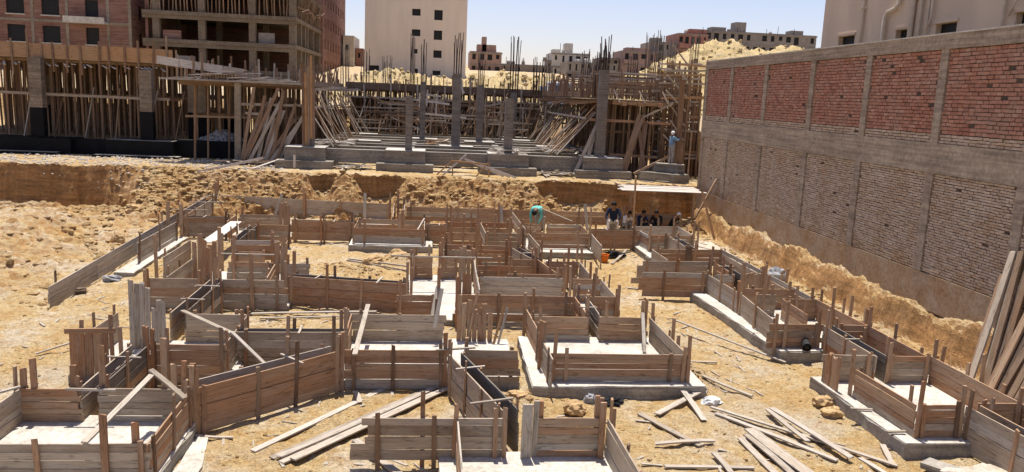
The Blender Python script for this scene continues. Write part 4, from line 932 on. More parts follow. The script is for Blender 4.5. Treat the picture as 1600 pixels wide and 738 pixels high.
far_building('pinkish brick house with a small roof turret right of the beige tower', 6.2, 12.0, 150, 9, 9.6, 13.9, 2, 4, M['farpink'], [(7.5, 11, 15.2), (8.4, 9.2, 16.6)])
far_building('low long grey frame building in the middle distance', 12.3, 20.5, 152, 8, 10, 12.0, 1, 9, M['farconc'])
far_building('cream villa with roof tower on the skyline', 21.4, 28.3, 150, 9, 9.6, 14.4, 2, 5, M['farwhite'], [(23.9, 25.3, 16.2), (21.6, 23, 15)])
far_building('dark open concrete frame in front of the cream villa', 22.6, 31.5, 140, 8, 9.0, 12.4, 2, 8, M['farconc'])
far_building('reddish unfinished house left of the sand heap', 34.6, 41, 150, 9, 10.5, 15.4, 2, 4, M['farpink'], [(35.5, 40, 16.0)])
far_building('small brown house between the dark frame and the sand heap', 30.8, 34.4, 152, 8, 10, 14.0, 2, 3, M['frameconc'])
far_building('grey concrete house partly behind the sand heap', 42.6, 47.8, 160, 9, 13, 18.0, 2, 4, M['farconc'], [(43, 45, 18.8)])
far_building('red brick house just above the sand heap crest', 47.9, 54, 160, 9, 14, 19.9, 2, 5, M['farred'], [(50.5, 54, 20.9)])
far_building('long grey apartment block above the sand heap on the right', 54.2, 78, 163, 10, 14, 21.0, 3, 14, M['farconc'], [(61, 63.2, 23.0), (73, 75.5, 21.9), (56, 59, 21.8)])
far_building('low dark shed between the cream villa and the tower', 20.6, 21.3, 151, 4, 10.2, 13.0, 1, 1, M['farconc'])
# beige neighbour building behind the wall
nb_ops = [(31.2, 32.5, 7.6, 9.0), (27.5, 28.3, 7.6, 8.95), (24.85, 25.95, 7.6, 8.97), (21.0, 22.2, 7.6, 8.98), (17.5, 18.6, 7.6, 8.98)]
nb_ops += [(a_, b_, 10.9, 12.4) for a_, b_, _, _ in nb_ops]
nb = empty('plastered_building', (16.5, 25, 4.4), 'tan plastered building with drain pipes behind the boundary wall', 'building')
facade('front_wall', nb, 'x', 16.5, 10, 34, 4.42, 17, nb_ops, M['plaster2'], .3)
boxm('side_wall', 16.801, 30, 33.7, 34, 4.42, 17, M['plaster2'], nb); boxm('side_wall', 16.801, 30, 10, 10.3, 4.42, 17, M['plaster2'], nb); boxm('roof', 16.801, 30, 10.301, 33.699, 16.6, 16.9, M['plaster2'], nb); boxm('back_wall', 30.001, 30.3, 10, 34, 4.42, 17, M['plaster2'], nb)
for (u0, u1, a_, b_) in nb_ops:
    w_ = boxm('window', 16.70, 16.74, u0-.02, u1+.02, a_-.02, b_+.02, M['void'], nb); boxm('lintel', 16.44, 16.62, u0-.08, u1+.08, b_+.003, b_+.1, M['plaster2'], w_)
for y, r_ in ((30.6, .055), (27.25, .09), (26.75, .05), (25.95+.35, .04), (22.6, .05), (19.4, .06)):
    p_ = tube('drain_pipe', [(16.4, y, 4.5), (16.4, y, 17)], r_, M['pipe'], nb, 10)
    for z in (6.5, 8.3, 9.9, 11.6): boxm('pipe_clip', 16.3, 16.49, y-r_-.03, y+r_+.03, z, z+.05, M['pipe'], p_)
tube('drain_pipe', [(16.38, 28.95, 4.5), (16.38, 28.95, 9.4), (16.38, 28.8, 9.62), (16.38, 28.3, 9.7), (16.38, 28.1, 9.85), (16.38, 28.1, 17)], .075, M['pipe'], nb, 10)
tube('drain_pipe', [(16.38, 26.35, 8.7), (16.38, 26.1, 9.2), (16.38, 26.05, 17)], .035, M['pipe'], nb, 8)
tube('drain_pipe', [(16.38, 22.35, 8.9), (16.38, 22.1, 9.35), (16.38, 22.1, 17)], .035, M['pipe'], nb, 8)

# ---------------------------------------------------------------- neighbouring site: foundations and columns
GZ = 1.9
fd = empty('foundation_grid', (1, 44, GZ), 'grey concrete grid of footings and ground beams on the upper site', 'foundation')
for (x0, x1, y0) in ((-8.05, -5.15, 41.8), (-2.95, 0, 41.8), (2.45, 5.45, 41.8), (7.55, 10.55, 41.8)):
    boxm('footing_base', x0, x1, y0, y0+2.6, GZ-.15, 2.3, M['conc'], fd); boxm('footing', x0+.42, x1-.42, y0+.35, y0+2.25, 2.301, 2.97, M['conc'], fd)
    boxm('footing_top', x0+.45, x1-.45, y0+.38, y0+2.22, 2.971, 2.985, M['blind'], fd)
for i, (y, z) in enumerate(((42.75, 2.9), (45.2, 2.9), (47.2, 2.95), (49.3, 2.92), (51.8, 2.95), (54.5, 2.95), (57.5, 2.95), (60.5, 2.98))):
    x = -6.4
    for x1 in ((-5.6, -2.53), (.42-.84, 2.87), (5.03, 7.97)) if i == 0 else ((-6.6, 9.6),):
        boxm('ground_beam', x1[0], x1[1], y, y+.4, 2.2 if i == 0 else 2.0, z, M['conc'], fd); boxm('beam_top', x1[0], x1[1], y+.015, y+.385, z+.001, z+.014, M['pad'], fd)
for x in (-6.4, -1.3, 3.9, 9.0):
    for y0, y1 in ((44.06, 45.19), (45.62, 47.18), (47.62, 49.28), (49.72, 51.78), (52.22, 54.48), (54.92, 57.48), (57.92, 60.48)): boxm('cross_beam', x-.2, x+.2, y0, y1, 2.0, 2.88, M['conc'], fd)
for (x, y) in ((1.3, 46.9), (-.75, 53.6), (2.95, 52.3), (5.7, 56), (-4.9, 57), (7.4, 50), (-4.2, 49.3), (6, 60)):
    boxm('footing', x-1.0, x+1.0, y-.52, y+.52, 2.0, 3.02, M['conc'], fd); boxm('footing_top', x-.97, x+.97, y-.49, y+.49, 3.021, 3.036, M['blind'], fd)
def column(label, x, y, zb, zt, w, d, mat, bars=0, ztop=0, name='concrete_column', spread=None):
    c = empty(name, (x, y, zb), label, 'column')
    if zt > zb: boxm('shaft', x-w/2, x+w/2, y-d/2, y+d/2, zb, zt, M[mat], c)
    s_ = spread or w*.8
    for i in range(bars):
        bx, by = x+s_*((i % 4)/3-.5), y+(d*.7)*(-.5 if i < bars/2 else .5)
        l1 = U(-.06, .06)
        tube('rebar', [(bx, by, zt-.3 if zt > zb else zb), (bx+l1*.4, by, (zt+ztop)/2), (bx+l1*1.6, by+U(-.1, .1), ztop+U(-.35, .3))], .027, M['rebar'], c, 5)
    return c
column('short weathered column on the second front footing', -1.32, 42.9, 2.99, 5.82, .36, .5, 'colconc')
column('short weathered column on the third front footing', 3.95, 42.9, 2.99, 5.9, .45, .5, 'colconc')
column('tall dark column with long rebar just right of the middle', 1.25, 47.0, 3.04, 7.15, .5, .4, 'colconc', 8, 9.2)
column('slim column with rebar in front of the beige tower', -.78, 53.6, 3.04, 6.7, .35, .4, 'colconc', 6, 9.3)
column('slim column with rebar right of the tall dark column', 2.92, 52.3, 3.04, 6.65, .42, .4, 'colconc', 6, 8.6)
column('column with a thick bundle of rebar behind the third footing', 5.75, 59.5, 2.98, 6.3, .5, .4, 'colconc', 8, 10.1, spread=.55)
column('thin rebar cluster left of the slim column', -1.75, 63, 2.9, 6.6, .4, .4, 'colconc', 6, 10.2)
column('tall dark column at the front corner of the right deck', 8.95, 42.9, 2.99, 7.6, .5, .45, 'colconc', 8, 9.2, name='concrete_column')
lc = empty('boarded_column', (-6.45, 42.9, 2.99), 'tall column wrapped in upright boards at the left deck corner', 'column')
boxm('shaft', -6.72, -6.22, 42.75, 43.15, 2.99, 6.0, M['colconc'], lc)
for i in range(5): bar('upright_plank', (-6.75+i*.13, 42.7+.02*(i % 2), 2.99 if i < 3 else 3.4), (-6.75+i*.13+U(-.04, .04), 42.68, 7.25+U(-.5, .4)), .12, .035, M['orange' if i in (1, 3) else 'shore'], lc, (0, 1, 0), 2)
for i, (x, y, zb, zt) in enumerate(((-3.9, 66.5, 4.5, 8.6), (8.6, 62, 6.4, 8.6), (7.3, 58, 6.2, 8.7), (10.4, 56, 6.2, 9.2), (11.8, 60, 6.2, 9.0), (12.7, 52, 6.2, 9.0), (17.5, 66, 4.5, 11.5), (20.5, 70, 5.2, 11.5), (22.5, 70, 5.3, 12.0), (18.8, 68, 5.0, 11.8), (-7.2, 66, 4.5, 9.4), (-5.6, 66, 4.5, 9.0), (9.6, 47, 6.2, 8.9))):
    place = ('left of the beige tower foot', 'on the far right deck', 'behind the right deck edge', 'in the middle of the right deck', 'at the back of the right deck', 'beside the boundary wall end', 'below the sand heap crest', 'right below the sand heap crest', 'at the right foot of the sand heap', 'on the left flank of the sand heap', 'beside the brick building corner', 'between brick building and beige tower', 'behind the tall dark corner column')[i]
    column('bare upright rebar cluster '+place, x, y, zb, zb, .5, .5, 'conc', 8, zt, name='rebar_cluster', spread=.6)

# ---------------------------------------------------------------- timber shoring under the fresh decks
def shoring(name, label, x0, x1, y0, y1, zg, zd, nx, ny, mat='shore', edge=.7, edge_mat='orange', base=None):
    s = empty(name, ((x0+x1)/2, y0, zg), label, 'shoring')
    boxm('deck', x0, x1, y0, y1, zd+.1, zd+.22, M['dark'], s)
    for i in range(nx):
        for j in range(ny):
            x = x0+.15+(x1-x0-.3)*(i+U(-.3, .3)+.5)/nx; y = y0+.2+(y1-y0-.4)*(j+U(-.25, .25)+.5)/ny
            x = min(max(x, x0+.1), x1-.1)
            g = base if base is not None else zg
            t = U(.065, .115)
            bar('prop', (x, y, g-.08), (x+U(-.12, .12), y+U(-.12, .12), zd+.02), t, t*.8, M[mat], s, (0, 1, 0), 1)
    for j in range(ny):
        y = y0+.2+(y1-y0-.4)*(j+.5)/ny
        bar('ledger', (x0+.05, y+.1, zg+(zd-zg)*.58+U(-.1, .1)), (x1-.05, y+.1, zg+(zd-zg)*.58+U(-.1, .1)), .05, .12, M[mat], s, None, 2, .02)
        bar('joist', (x0-.2, y-.1, zd+.04), (x1+.2, y-.1, zd+.04), .08, .12, M[mat], s, None, 1)
    if edge: 
        n = max(1, int((x1-x0)/3.2)); L = (x1-x0)/n
        for k_ in range(n): bar('edge_board', (x0+k_*L, y0-.03, zd+.12+edge/2+U(-.03, .03)), (x0+(k_+1)*L-.01, y0-.03, zd+.12+edge/2+U(-.03, .03)), .04, edge, M[edge_mat], s, None, 2)
    return s
s = shoring('slab_shoring', 'forest of timber props under the far left slab with orange edge board', -29, -14.3, 46.3, 65, 2.62, 6.82, 30, 10, edge=.78)
for i in range(14):
    x = -24+i*.72+U(-.1, .1); bar('upright_stud', (x, 46.2, 6.2+U(-.6, .3)), (x+U(-.08, .08), 46.2, 7.9+U(-.1, .7)), .09, .06, M['shore'], s, (0, 1, 0), 1)
bar('ledger', (-29, 46.22, 5.12), (-14.5, 46.2, 5.02), .05, .14, M['grey'], s, None, 3, .02)
for i in range(7): x = -24+i*1.6; bar('brace', (x, 46.6, 2.7), (x+U(-1.2, 1.2), 47.2, 5.5), .06, .08, M['grey' if i % 2 else 'shore'], s, (0, 1, 0), 1)
for i in range(26): x = U(-24, -14.5); bar('scrap', (x, 46.35+U(0, .2), 6.72), (x+U(.1, .4), 46.2, 6.62+U(-.1, .1)), .1, .04, M['whitewood'], s, None, 1)
for i, (x, y) in enumerate(((-21.3, 46.0), (-15.6, 45.9))):
    c = empty('square_column', (x, y, 2.9), ('thick concrete column with black base at the far left', 'thick concrete column with black base at the end of the orange edge board')[i], 'column', 'columns with black coated bases')
    boxm('shaft', x-.32, x+.32, y-.22, y+.22, 4.33, 6.95 if i == 0 else 6.55, M['darkframe2'], c); boxm('coated_base', x-.335, x+.335, y-.235, y+.235, 2.8, 4.329, M['bitumen'], c)
for i, (x, y) in enumerate(((-13.6, 48.5), (-12.1, 50.5), (-17.8, 52), (-23.5, 52), (-10.6, 51.5))):
    c = empty('square_column', (x, y, 2.6), ('inner column with black base behind the grey stone pile', 'rear column with black base behind the grey stone pile', 'black based column deep in the prop forest', 'black based column deep in the prop forest at far left', 'rearmost black based column right of the grey stone pile')[i], 'column', 'columns with black coated bases')
    boxm('shaft', x-.5, x+.5, y-.4, y+.4, 4.31, 6.05, M['frameconc'], c); boxm('coated_base', x-.515, x+.515, y-.415, y+.415, 2.5, 4.3, M['bitumen'], c)
bf = empty('coated_footing', (-17, 45.5, 1.9), 'black bitumen coated footing blocks along the far left bank', 'foundation')
boxm('footing', -26, -19.5, 45.4, 47.3, 1.7, 2.72, M['bitumen'], bf); boxm('footing_base', -26, -20, 44.9, 47, 1.6, 2.02, M['bitumen'], bf); boxm('wall', -19.49, -17.6, 45.9, 46.6, 1.7, 2.7, M['bitumen'], bf)
boxm('footing', -17.59, -14.1, 45.2, 47.2, 1.7, 2.78, M['bitumen'], bf); boxm('footing_base', -18.1, -13.6, 44.6, 45.19, 1.6, 2.0, M['bitumen'], bf); boxm('wall', -14.09, -10.6, 45.9, 46.7, 1.6, 2.86, M['bitumen'], bf)
for (x0, x1, y0, y1, z) in ((-26, -20, 44.91, 45.38, 2.022), (-18.05, -13.65, 44.62, 45.17, 2.002), (-17.55, -14.15, 45.25, 46.2, 2.782)): boxm('dust_top', x0, x1, y0, y1, z, z+.015, M['pad'], bf)
# stone pile behind it
def pile(name, label, cx, cy, cz, rx, ry, rz, n, sz, mat, cat='stones'):
    V, F = [], []; V0, F0 = ico()[0]
    for _ in range(n):
        a_ = U(0, 6.28); r_ = math.sqrt(random.random()); x = cx+rx*r_*math.cos(a_); y = cy+ry*r_*math.sin(a_); z = cz+rz*(1-r_)*U(.4, 1); s_ = sz*U(.6, 1.3); b = len(V)
        for v in V0: V.append((x-cx+v.x*s_*U(.8, 1.2), y-cy+v.y*s_*U(.8, 1.2), z-cz+v.z*s_*.75*U(.8, 1.2)))
        F.extend(tuple(b+i for i in f_) for f_ in F0)
    return tag(link(name, mesh(name, V, F), mat, None, Matrix.Translation((cx, cy, cz))), label, cat, kind='stuff')
pile('stone_pile', 'heap of pale grey stones on the black footing at the left', -11.9, 46.9, 2.8, 1.3, .8, .75, 260, .13, M['stone'])
# left deck
s = shoring('deck_shoring', 'timber deck on props behind the boarded column at the left', -13.4, -6.9, 44.0, 66, 2.1, 5.9, 8, 15, edge=0, base=2.0)
for i in range(7):
    y = 43.7+i*.12; bar('deck_board', (-14.3+U(-.2, .3), y, 6.13+.012*i), (-6.7+U(-.3, .3), y+U(-.1, .1), 6.13+.012*i), .13, .03, M['grey'], s, None, 3, .02)
for i in range(44):
    x = -14.0+i*.16+U(-.05, .05); y = 45+U(-.2, 1.2)+max(0, x+12)*.6; bar('upright_stud', (x, y, 6.1), (x+U(-.05, .05), y, 7.0+U(-.2, .75)-.04*i*.3), .1, .05, M['shore' if i % 3 else 'grey'], s, (0, 1, 0), 1)
for i in range(4): bar('edge_board', (-14.6+i*1.05, 44.6+.3*i, 7.12-.12*i), (-13.58+i*1.05, 44.9+.3*i, 7.0-.12*i), .04, .42, M['whitewood' if i < 3 else 'grey'], s, None, 1)
for i in range(70): x = U(-13.5, -7.5); y = U(43.9, 46); z = 6.25+.55*math.exp(-((x+10.6)/1.5)**2)*random.random(); an = U(-.5, .5); l_ = U(.3, .8); bar('stick', (x-l_*math.cos(an), y-.2*math.sin(an), z-.1*U(0, 1)), (x+l_*math.cos(an), y+.2*math.sin(an), z+U(-.05, .12)), .05, .03, M['whitewood' if i % 3 == 0 else 'grey'], s, None, 1)
for i in range(26): x = -12.2+i % 13*.14; bar('stacked_batten', (x, 44.2, 6.35+.14*(i//13)), (x+U(-.02, .02), 46.0, 6.35+.14*(i//13)), .1, .12, M['shore'], s, None, 1)
bar('corner_post', (-10.35, 43.9, 1.95), (-10.3, 43.9, 6.1), .32, .25, M['frameconc'], s, (0, 1, 0), 1)
for z, x0, x1 in ((5.0, -10.1, -6.6), (4.55, -9.9, -8.8)): bar('ledger', (x0, 43.75, z), (x1, 43.75, z+U(-.06, .06)), .05, .13, M['grey'], s, None, 2, .02)
for i in range(16):
    x = -9.0+U(-.3, 1.9); zt = U(4.2, 6.0); bar('leaning_board', (x-.9+U(-.25, .25), 43.25+U(-.25, .15), 1.95), (x+U(-.35, .7), 43.72, zt), .17, .04, M['shore' if i % 3 else 'grey'], s, (0, 1, 0), 2)
for i in range(30):
    y = 43.6+i*.6; x = -6.2+i*.02; bar('leaning_board', (x+U(.2, 1.0), y, 2.95), (x-.7+U(-.2, .2), y+U(-.4, .4), 5.95+U(-.7, .1)), .05, .16, M['grey' if i % 3 == 0 else 'shore'], s, (0, 1, 0), 2)
for i in range(16): y = 43.6+i*1.1; bar('ledger', (-6.7, y, 5.9), (-5.6+U(-.2, .3), y+U(-.3, .3), 6.02+U(-.1, .12)), .05, .1, M['grey'], s, None, 1)
bar('ledger', (-6.75, 43.6, 4.9), (-6.5, 61, 4.9), .05, .12, M['grey'], s, None, 2); bar('edge_board', (-6.8, 43.7, 6.2), (-6.8, 61, 6.25), .05, .3, M['shore'], s, None, 2)
for i in range(50): y = 44.2+i*.33; bar('upright_stud', (-6.9+U(-.3, .1), y, 6.15), (-6.9+U(-.3, .2), y, 6.8+U(-.2, .8)), .07, .06, M['shore'], s, (0, 1, 0), 1)
# back slab across the middle
s = shoring('slab_shoring', 'long dark slab shoring closing the back of the upper site', -6.6, 9.2, 61.6, 68, 3.0, 5.95, 26, 5, mat='shore', edge=.5, edge_mat='dark', base=2.6)
boxm('shade_sheet', -6.6, 9.2, 65.9, 66.0, 2.6, 5.5, M['dark'], s)  # added dark sheet, stands in for the deep shade under the slab
for i in range(16): x = -6.2+i*.98; bar('front_stud', (x+U(-.1, .1), 61.45, 2.9), (x+U(-.1, .1), 61.45, 6.7+U(-.3, .7)), .13, .1, M['grey' if i % 2 else 'shore'], s, (0, 1, 0), 1)
for z in (4.4, 5.5): bar('ledger', (-6.6, 61.36, z), (9.2, 61.36, z+.05), .06, .12, M['grey'], s, None, 2)
for i in range(46): x = -6.5+i*.34; bar('upright_stud', (x, 61.7+U(0, 3.5), 6.1), (x+U(-.06, .06), 61.7+U(0, 3.5), 6.8+U(-.1, .7)), .07, .06, M['shore'], s, (0, 1, 0), 1)
for (p, q) in (((-1.2, 55, 5.5), (1.0, 55, 5.3)), ((-1.0, 55, 5.9), (.4, 55.2, 5.8)), ((.1, 55, 4.6), (.1, 55.1, 5.7)), ((-.55, 55, 5.1), (-.5, 55, 6.2)), ((2.0, 56, 6.1), (1.3, 56.2, 7.2)), ((1.9, 56, 6.0), (1.8, 56, 7.0)), ((-.9, 56, 4.6), (2.2, 56, 4.4))): bar('nailed_batten', p, q, .1, .12, M['whitewood'], s, (0, 1, 0) if abs(p[2]-q[2]) > .6 else None, 1)
for i in range(90): x = U(-6, 8.6); bar('brace', (x, 59.6+U(0, 1.6), 3.0), (x+U(-1.4, 1.4), 61.4, U(4.5, 6.3)), .07, .1, M['grey' if i % 4 == 0 else 'shore'], s, (0, 1, 0), 1)
for i in range(120):
    x = U(-5.5, 8.5); y = U(57.5, 61.2); z = U(3.2, 5.6); l_ = U(.5, 1.6); an = random.choice((0, 0, 1.57, U(-1, 1)))
    bar('prop' if an == 1.57 else 'nailed_batten', (x-l_*math.cos(an), y, 2.95 if an == 1.57 else z-l_*math.sin(an)*.5), (x+l_*math.cos(an)+U(-.1, .1), y+U(-.1, .1), U(5.2, 6.4) if an == 1.57 else z+l_*math.sin(an)*.5), .08, .09, M[random.choice(('shore', 'shore', 'dark', 'grey'))], s, (0, 1, 0), 1)
# right deck
s = shoring('deck_shoring', 'timber deck on props beside the far end of the boundary wall', 9.4, 13.3, 43.6, 61.5, 2.0, 5.85, 10, 17, edge=0, base=1.95)
for i in range(6): bar('deck_board', (7.6+U(-.3, .2), 43.35+i*.14, 6.1), (13.2+U(-.1, .2), 43.35+i*.14, 6.05), .13, .035, M['grey'], s, None, 3, .02)
for x in (10.2, 11.1, 12.2): bar('joist', (x, 43.0, 5.86), (x, 45, 5.9), .22, .2, M['form'], s, None, 1)
bar('edge_board', (9.6, 43.28, 5.92), (12.9, 43.28, 5.9), .05, .2, M['orange'], s, None, 1)
for x in (9.6, 11.0, 12.3): bar('tie', (x, 43.2, 6.6), (x+.35, 43.15, 5.95), .05, .12, M['whitewood'], s, (0, 1, 0), 1)
for z, x0, x1 in ((4.95, 8.4, 12.9), (3.1, 9.6, 12.3)): bar('ledger', (x0, 43.3, z), (x1, 43.3, z-.06), .06, .14, M['form'], s, None, 2, .02)
for (a_, b_, z) in ((10.0, 11.35, 5.3), (10.3, 11.25, 5.1), (10.15, 11.1, 5.35), (11.55, 11.0, 5.2), (11.2, 11.5, 4.9), (7.6, 8.9, 5.0), (8.1, 8.7, 4.3)): bar('leaning_board', (a_-.1, 42.3, 1.95), (b_, 43.2, z), .19, .05, M['shore' if a_ > 9.9 else 'grey'], s, (0, 1, 0), 2)
bar('brace', (10.7, 42.0, 2.2), (12.6, 42.3, 3.15), .07, .13, M['form'], s, None, 1); bar('brace', (11.6, 41.6, 1.95), (12.6, 42.2, 2.6), .06, .1, M['form'], s, None, 1); bar('brace', (11.3, 43.1, 5.2), (12.9, 43.1, 6.0), .05, .1, M['grey'], s, None, 1)
for i in range(46):
    y = 43.6+i*.38; x = 8.3+.012*i; bar('leaning_board', (x-1.2+U(-.9, .3), y, 2.95), (x+.3+U(-.2, .3), y+U(-.4, .4), 5.9+U(-1.0, .1)), .05, .15, M['grey' if i % 4 == 0 else 'shore'], s, (0, 1, 0), 2)
for i in range(18): y = 43.6+i*.9; bar('joist', (9.4, y, 6.0), (7.2+U(-.4, .4), y-.2, 5.9+U(-.25, .1)), .06, .12, M['shore'], s, None, 1)
boxm('side_deck', 8.0, 9.38, 44.5, 60.5, 6.08, 6.16, M['dark'], s)
bar('edge_board', (8.0, 44.5, 6.3), (7.9, 60.5, 6.35), .05, .3, M['shore'], s, None, 2); bar('ledger', (8.2, 43.5, 5.0), (8.2, 60, 5.0), .06, .12, M['grey'], s, None, 2)
for i in range(230):
    x = U(7.4, 14.8); y = U(44.5, 60.5); bar('upright_stud', (x, y, 6.15), (x+U(-.1, .1), y+U(-.1, .1), 7.0+U(-.4, .8)), .07, .06, M['shore'], s, (0, 1, 0), 1)
for i in range(34):
    y = 45+i*.46; z = 6.7+U(-.3, 1.0); bar('rail', (9.2+U(-.5, 1), y, z), (13.6+U(-.3, 1), y, z+U(-.1, .1)), .06, .09, M['grey' if i % 2 else 'shore'], s, None, 1)
sc = empty('scaffold', (13, 43.6, 1.9), 'pale timber scaffold in the gap behind the end of the boundary wall', 'scaffold')
boxm('deck', 12.9, 15.4, 46.0, 52, 6.5, 6.6, M['dark'], sc)
for i in range(60): x = 12.6+U(0, 2.7); y = 43.4+U(0, 4); bar('standard', (x, y, 1.9), (x+U(-.1, .1), y, 6.6+U(-.6, 2.0)), .1, .09, M['shore'], sc, (0, 1, 0), 1)
for i in range(52): z = 2.9+(i % 26)*.21; y = 43.4+U(0, 4); bar('rail', (12.5+U(-.2, .3), y, z), (14.9, y+U(-.2, .2), z+U(-.15, .15)), .06, .1, M['whitewood' if i % 3 == 0 else 'orange' if i % 3 == 1 else 'grey'], sc, None, 1)
for i in range(7): z = 3.2+i*.8; bar('brace', (12.7+U(-.2, .2), 43.3, z+1.1), (13.7, 43.3, z), .06, .1, M['grey'], sc, (0, 1, 0), 1)
# boarded footing the standing worker is on
wf = empty('footing', (12.2, 41.5, GZ), 'boarded concrete footing under the standing worker', 'foundation')
prism('base', [(11.0, 41.9), (12.5, 40.6), (13.35, 40.7), (13.35, 43.0), (11.0, 43.0)], 1.85, 2.35, M['conc'], wf); prism('block', [(11.8, 42.1), (12.9, 41.3), (13.3, 41.4), (13.3, 42.95), (11.8, 42.95)], 2.351, 2.80, M['conc'], wf)
bar('plank', (11.9, 41.95, 2.825), (13.2, 41.3, 2.825), .3, .045, M['whitewood'], wf, None, 1)
for i in range(5): bar('side_plank', (12.75, 42.9-.02*i, 2.95+.22*i), (13.36, 42.2, 2.95+.22*i), .04, .2, M['form'], wf, None, 1)
bar('post', (13.32, 40.9, 1.9), (13.36, 40.95, 4.6), .06, .08, M['form'], wf, (0, 1, 0), 1)
wp = bar('wooden_post', (12.98, 41.75, 2.80), (12.9, 41.75, 7.2), .26, .18, M['shore'], None, (0, 1, 0), 1); tag(wp, 'thick timber post the standing worker holds', 'post')
# debris on the upper site
def scraps(name, label, n, x0, x1, y0, y1, z, mats):
    g = empty(name, ((x0+x1)/2, (y0+y1)/2, z), label, 'timber pile')
    for i in range(n):
        x, y, an, l_ = U(x0, x1), U(y0, y1), U(-1.6, 1.6), U(.3, .8); zz = z+U(0, .22)
        bar('scrap_board', (x-l_*math.cos(an), y-l_*math.sin(an), zz), (x+l_*math.cos(an), y+l_*math.sin(an), zz+U(-.04, .08)), U(.06, .14), .03, M[random.choice(mats)], g, None, 1)
scraps('timber_pile', 'reddish pile of broken boards between the columns', 26, -.2, .9, 48, 49, 3.0, ('orange', 'form', 'grey'))
scraps('timber_pile', 'white scraps on top of the third front footing', 26, 2.95, 4.9, 42.3, 43.6, 3.0, ('whitewood', 'grey'))
scraps('timber_pile', 'grey boards heaped at the foot of the right deck', 46, 6.3, 9.2, 44, 48, 2.98, ('grey', 'shore', 'whitewood'))
scraps('timber_pile', 'pale boards between the third and the right front footing', 30, 5.7, 7.4, 42.0, 43.2, 1.95, ('whitewood', 'grey'))
scraps('timber_pile', 'pale broken boards between the first two front footings', 22, -4.9, -3.2, 42.0, 43.0, 1.95, ('whitewood', 'grey'))
scraps('timber_pile', 'grey boards lying at the foot of the left leaning boards', 30, -6.6, -4.6, 44, 47, 3.0, ('grey', 'whitewood'))
scraps('timber_pile', 'dark scraps in the shade left of the first footing', 24, -11, -8.3, 42.2, 43.6, 1.95, ('shore', 'dark', 'grey'))
sh = empty('sawhorse', (2.3, 41.2, GZ), 'rickety sawhorse with white poles on the lip of the upper site', 'sawhorse')
bar('top_rail', (.9, 41.3, 2.62), (2.9, 41.0, 2.5), .08, .08, M['orange'], sh)
for (x, y, x2) in ((.95, 41.3, .2), (.98, 41.3, 1.0), (2.8, 41.0, 2.2), (2.85, 41.0, 2.85)): bar('leg', (x2, y-.2, 1.9), (x, y, 2.6), .07, .05, M['orange'], sh, (0, 1, 0), 1)
bar('cross_pole', (.5, 40.9, 1.9), (1.7, 41.5, 2.95), .09, .05, M['whitewood'], sh, (0, 1, 0), 1)
for i in range(3): o = bar('white_pole', (1.6+.1*i, 41.4+.05*i, 2.72-.05*i), (4.2-.3*i, 40.3+.2*i, 1.95), .09, .05, M['whitewood'], None, (0, 1, 0), 1); tag(o, ('top', 'middle', 'lowest')[i]+' of three white poles sliding off the sawhorse', 'pole', 'white poles on the sawhorse')
for (p, q, lab) in (((-8.8, 40.2, 1.98), (-7.9, 42.0, 2.3), 'pale board lying on the lip at the end of the left bank'), ((-11.2, 39.4, 1.8), (-8.7, 42.2, 2.35), 'long pale board rising from the left bank to the dark footing'), ((-7.0, 41.4, 1.98), (-7.0, 41.45, 2.62), 'short white peg standing before the first footing'), ((-9.6, 40.6, 1.95), (-8.3, 40.9, 1.95), 'flat white board near the white peg')):
    o = bar('pale_board', p, q, .12, .04, M['whitewood'], None, (0, 1, 0) if abs(p[2]-q[2]) > .5 else None, 1); tag(o, lab, 'board')

# ---------------------------------------------------------------- tipper truck behind the decks
tz = 4.95
tr = empty('truck', (10.5, 69, tz), 'white truck cab showing between the rebar at the back', 'truck')
def loft(name, secs, mat, par):
    V, F = [], []
    for (y, x0, x1, z0, z1) in secs: V += [(x0, y, z0), (x1, y, z0), (x1, y, z1), (x0, y, z1)]
    for i in range(len(secs)-1):
        a_, b_ = i*4, i*4+4
        for q in range(4): F.append((a_+q, a_+(q+1) % 4, b_+(q+1) % 4, b_+q))
    F.append((3, 2, 1, 0)); e_ = len(V)-4; F.append((e_, e_+1, e_+2, e_+3))
    return link(name, mesh(name, V, F), mat, par)
cb = loft('cab', [(68.0, 9.55, 11.45, tz+.6, tz+1.5), (68.25, 9.5, 11.5, tz+.5, tz+2.35), (69.6, 9.5, 11.5, tz+.5, tz+2.45)], M['truckwhite'], tr)
boxm('windshield', 9.68, 11.32, 68.05, 68.16, tz+1.52, tz+2.15, M['truckglass'], cb); boxm('bumper', 9.5, 11.5, 67.85, 67.99, tz+.35, tz+.6, M['blackplastic'], tr)
for x in (9.7, 11.1): boxm('headlight', x, x+.25, 67.93, 68.0, tz+.75, tz+.9, M['glass'], tr)
loft('cargo_bed', [(69.9, 9.45, 11.55, tz+.8, tz+2.1), (73.5, 9.45, 11.55, tz+.8, tz+2.1)], M['bluecloth'], tr)
boxm('chassis', 9.9, 11.1, 68.4, 73.4, tz+.4, tz+.78, M['blackplastic'], tr)
for y in (68.8, 72.6):
    for x in (9.5, 11.22): tube('wheel', [(x, y, tz+.42), (x+.28, y, tz+.42)], .45, M['tyre'], tr, 16)
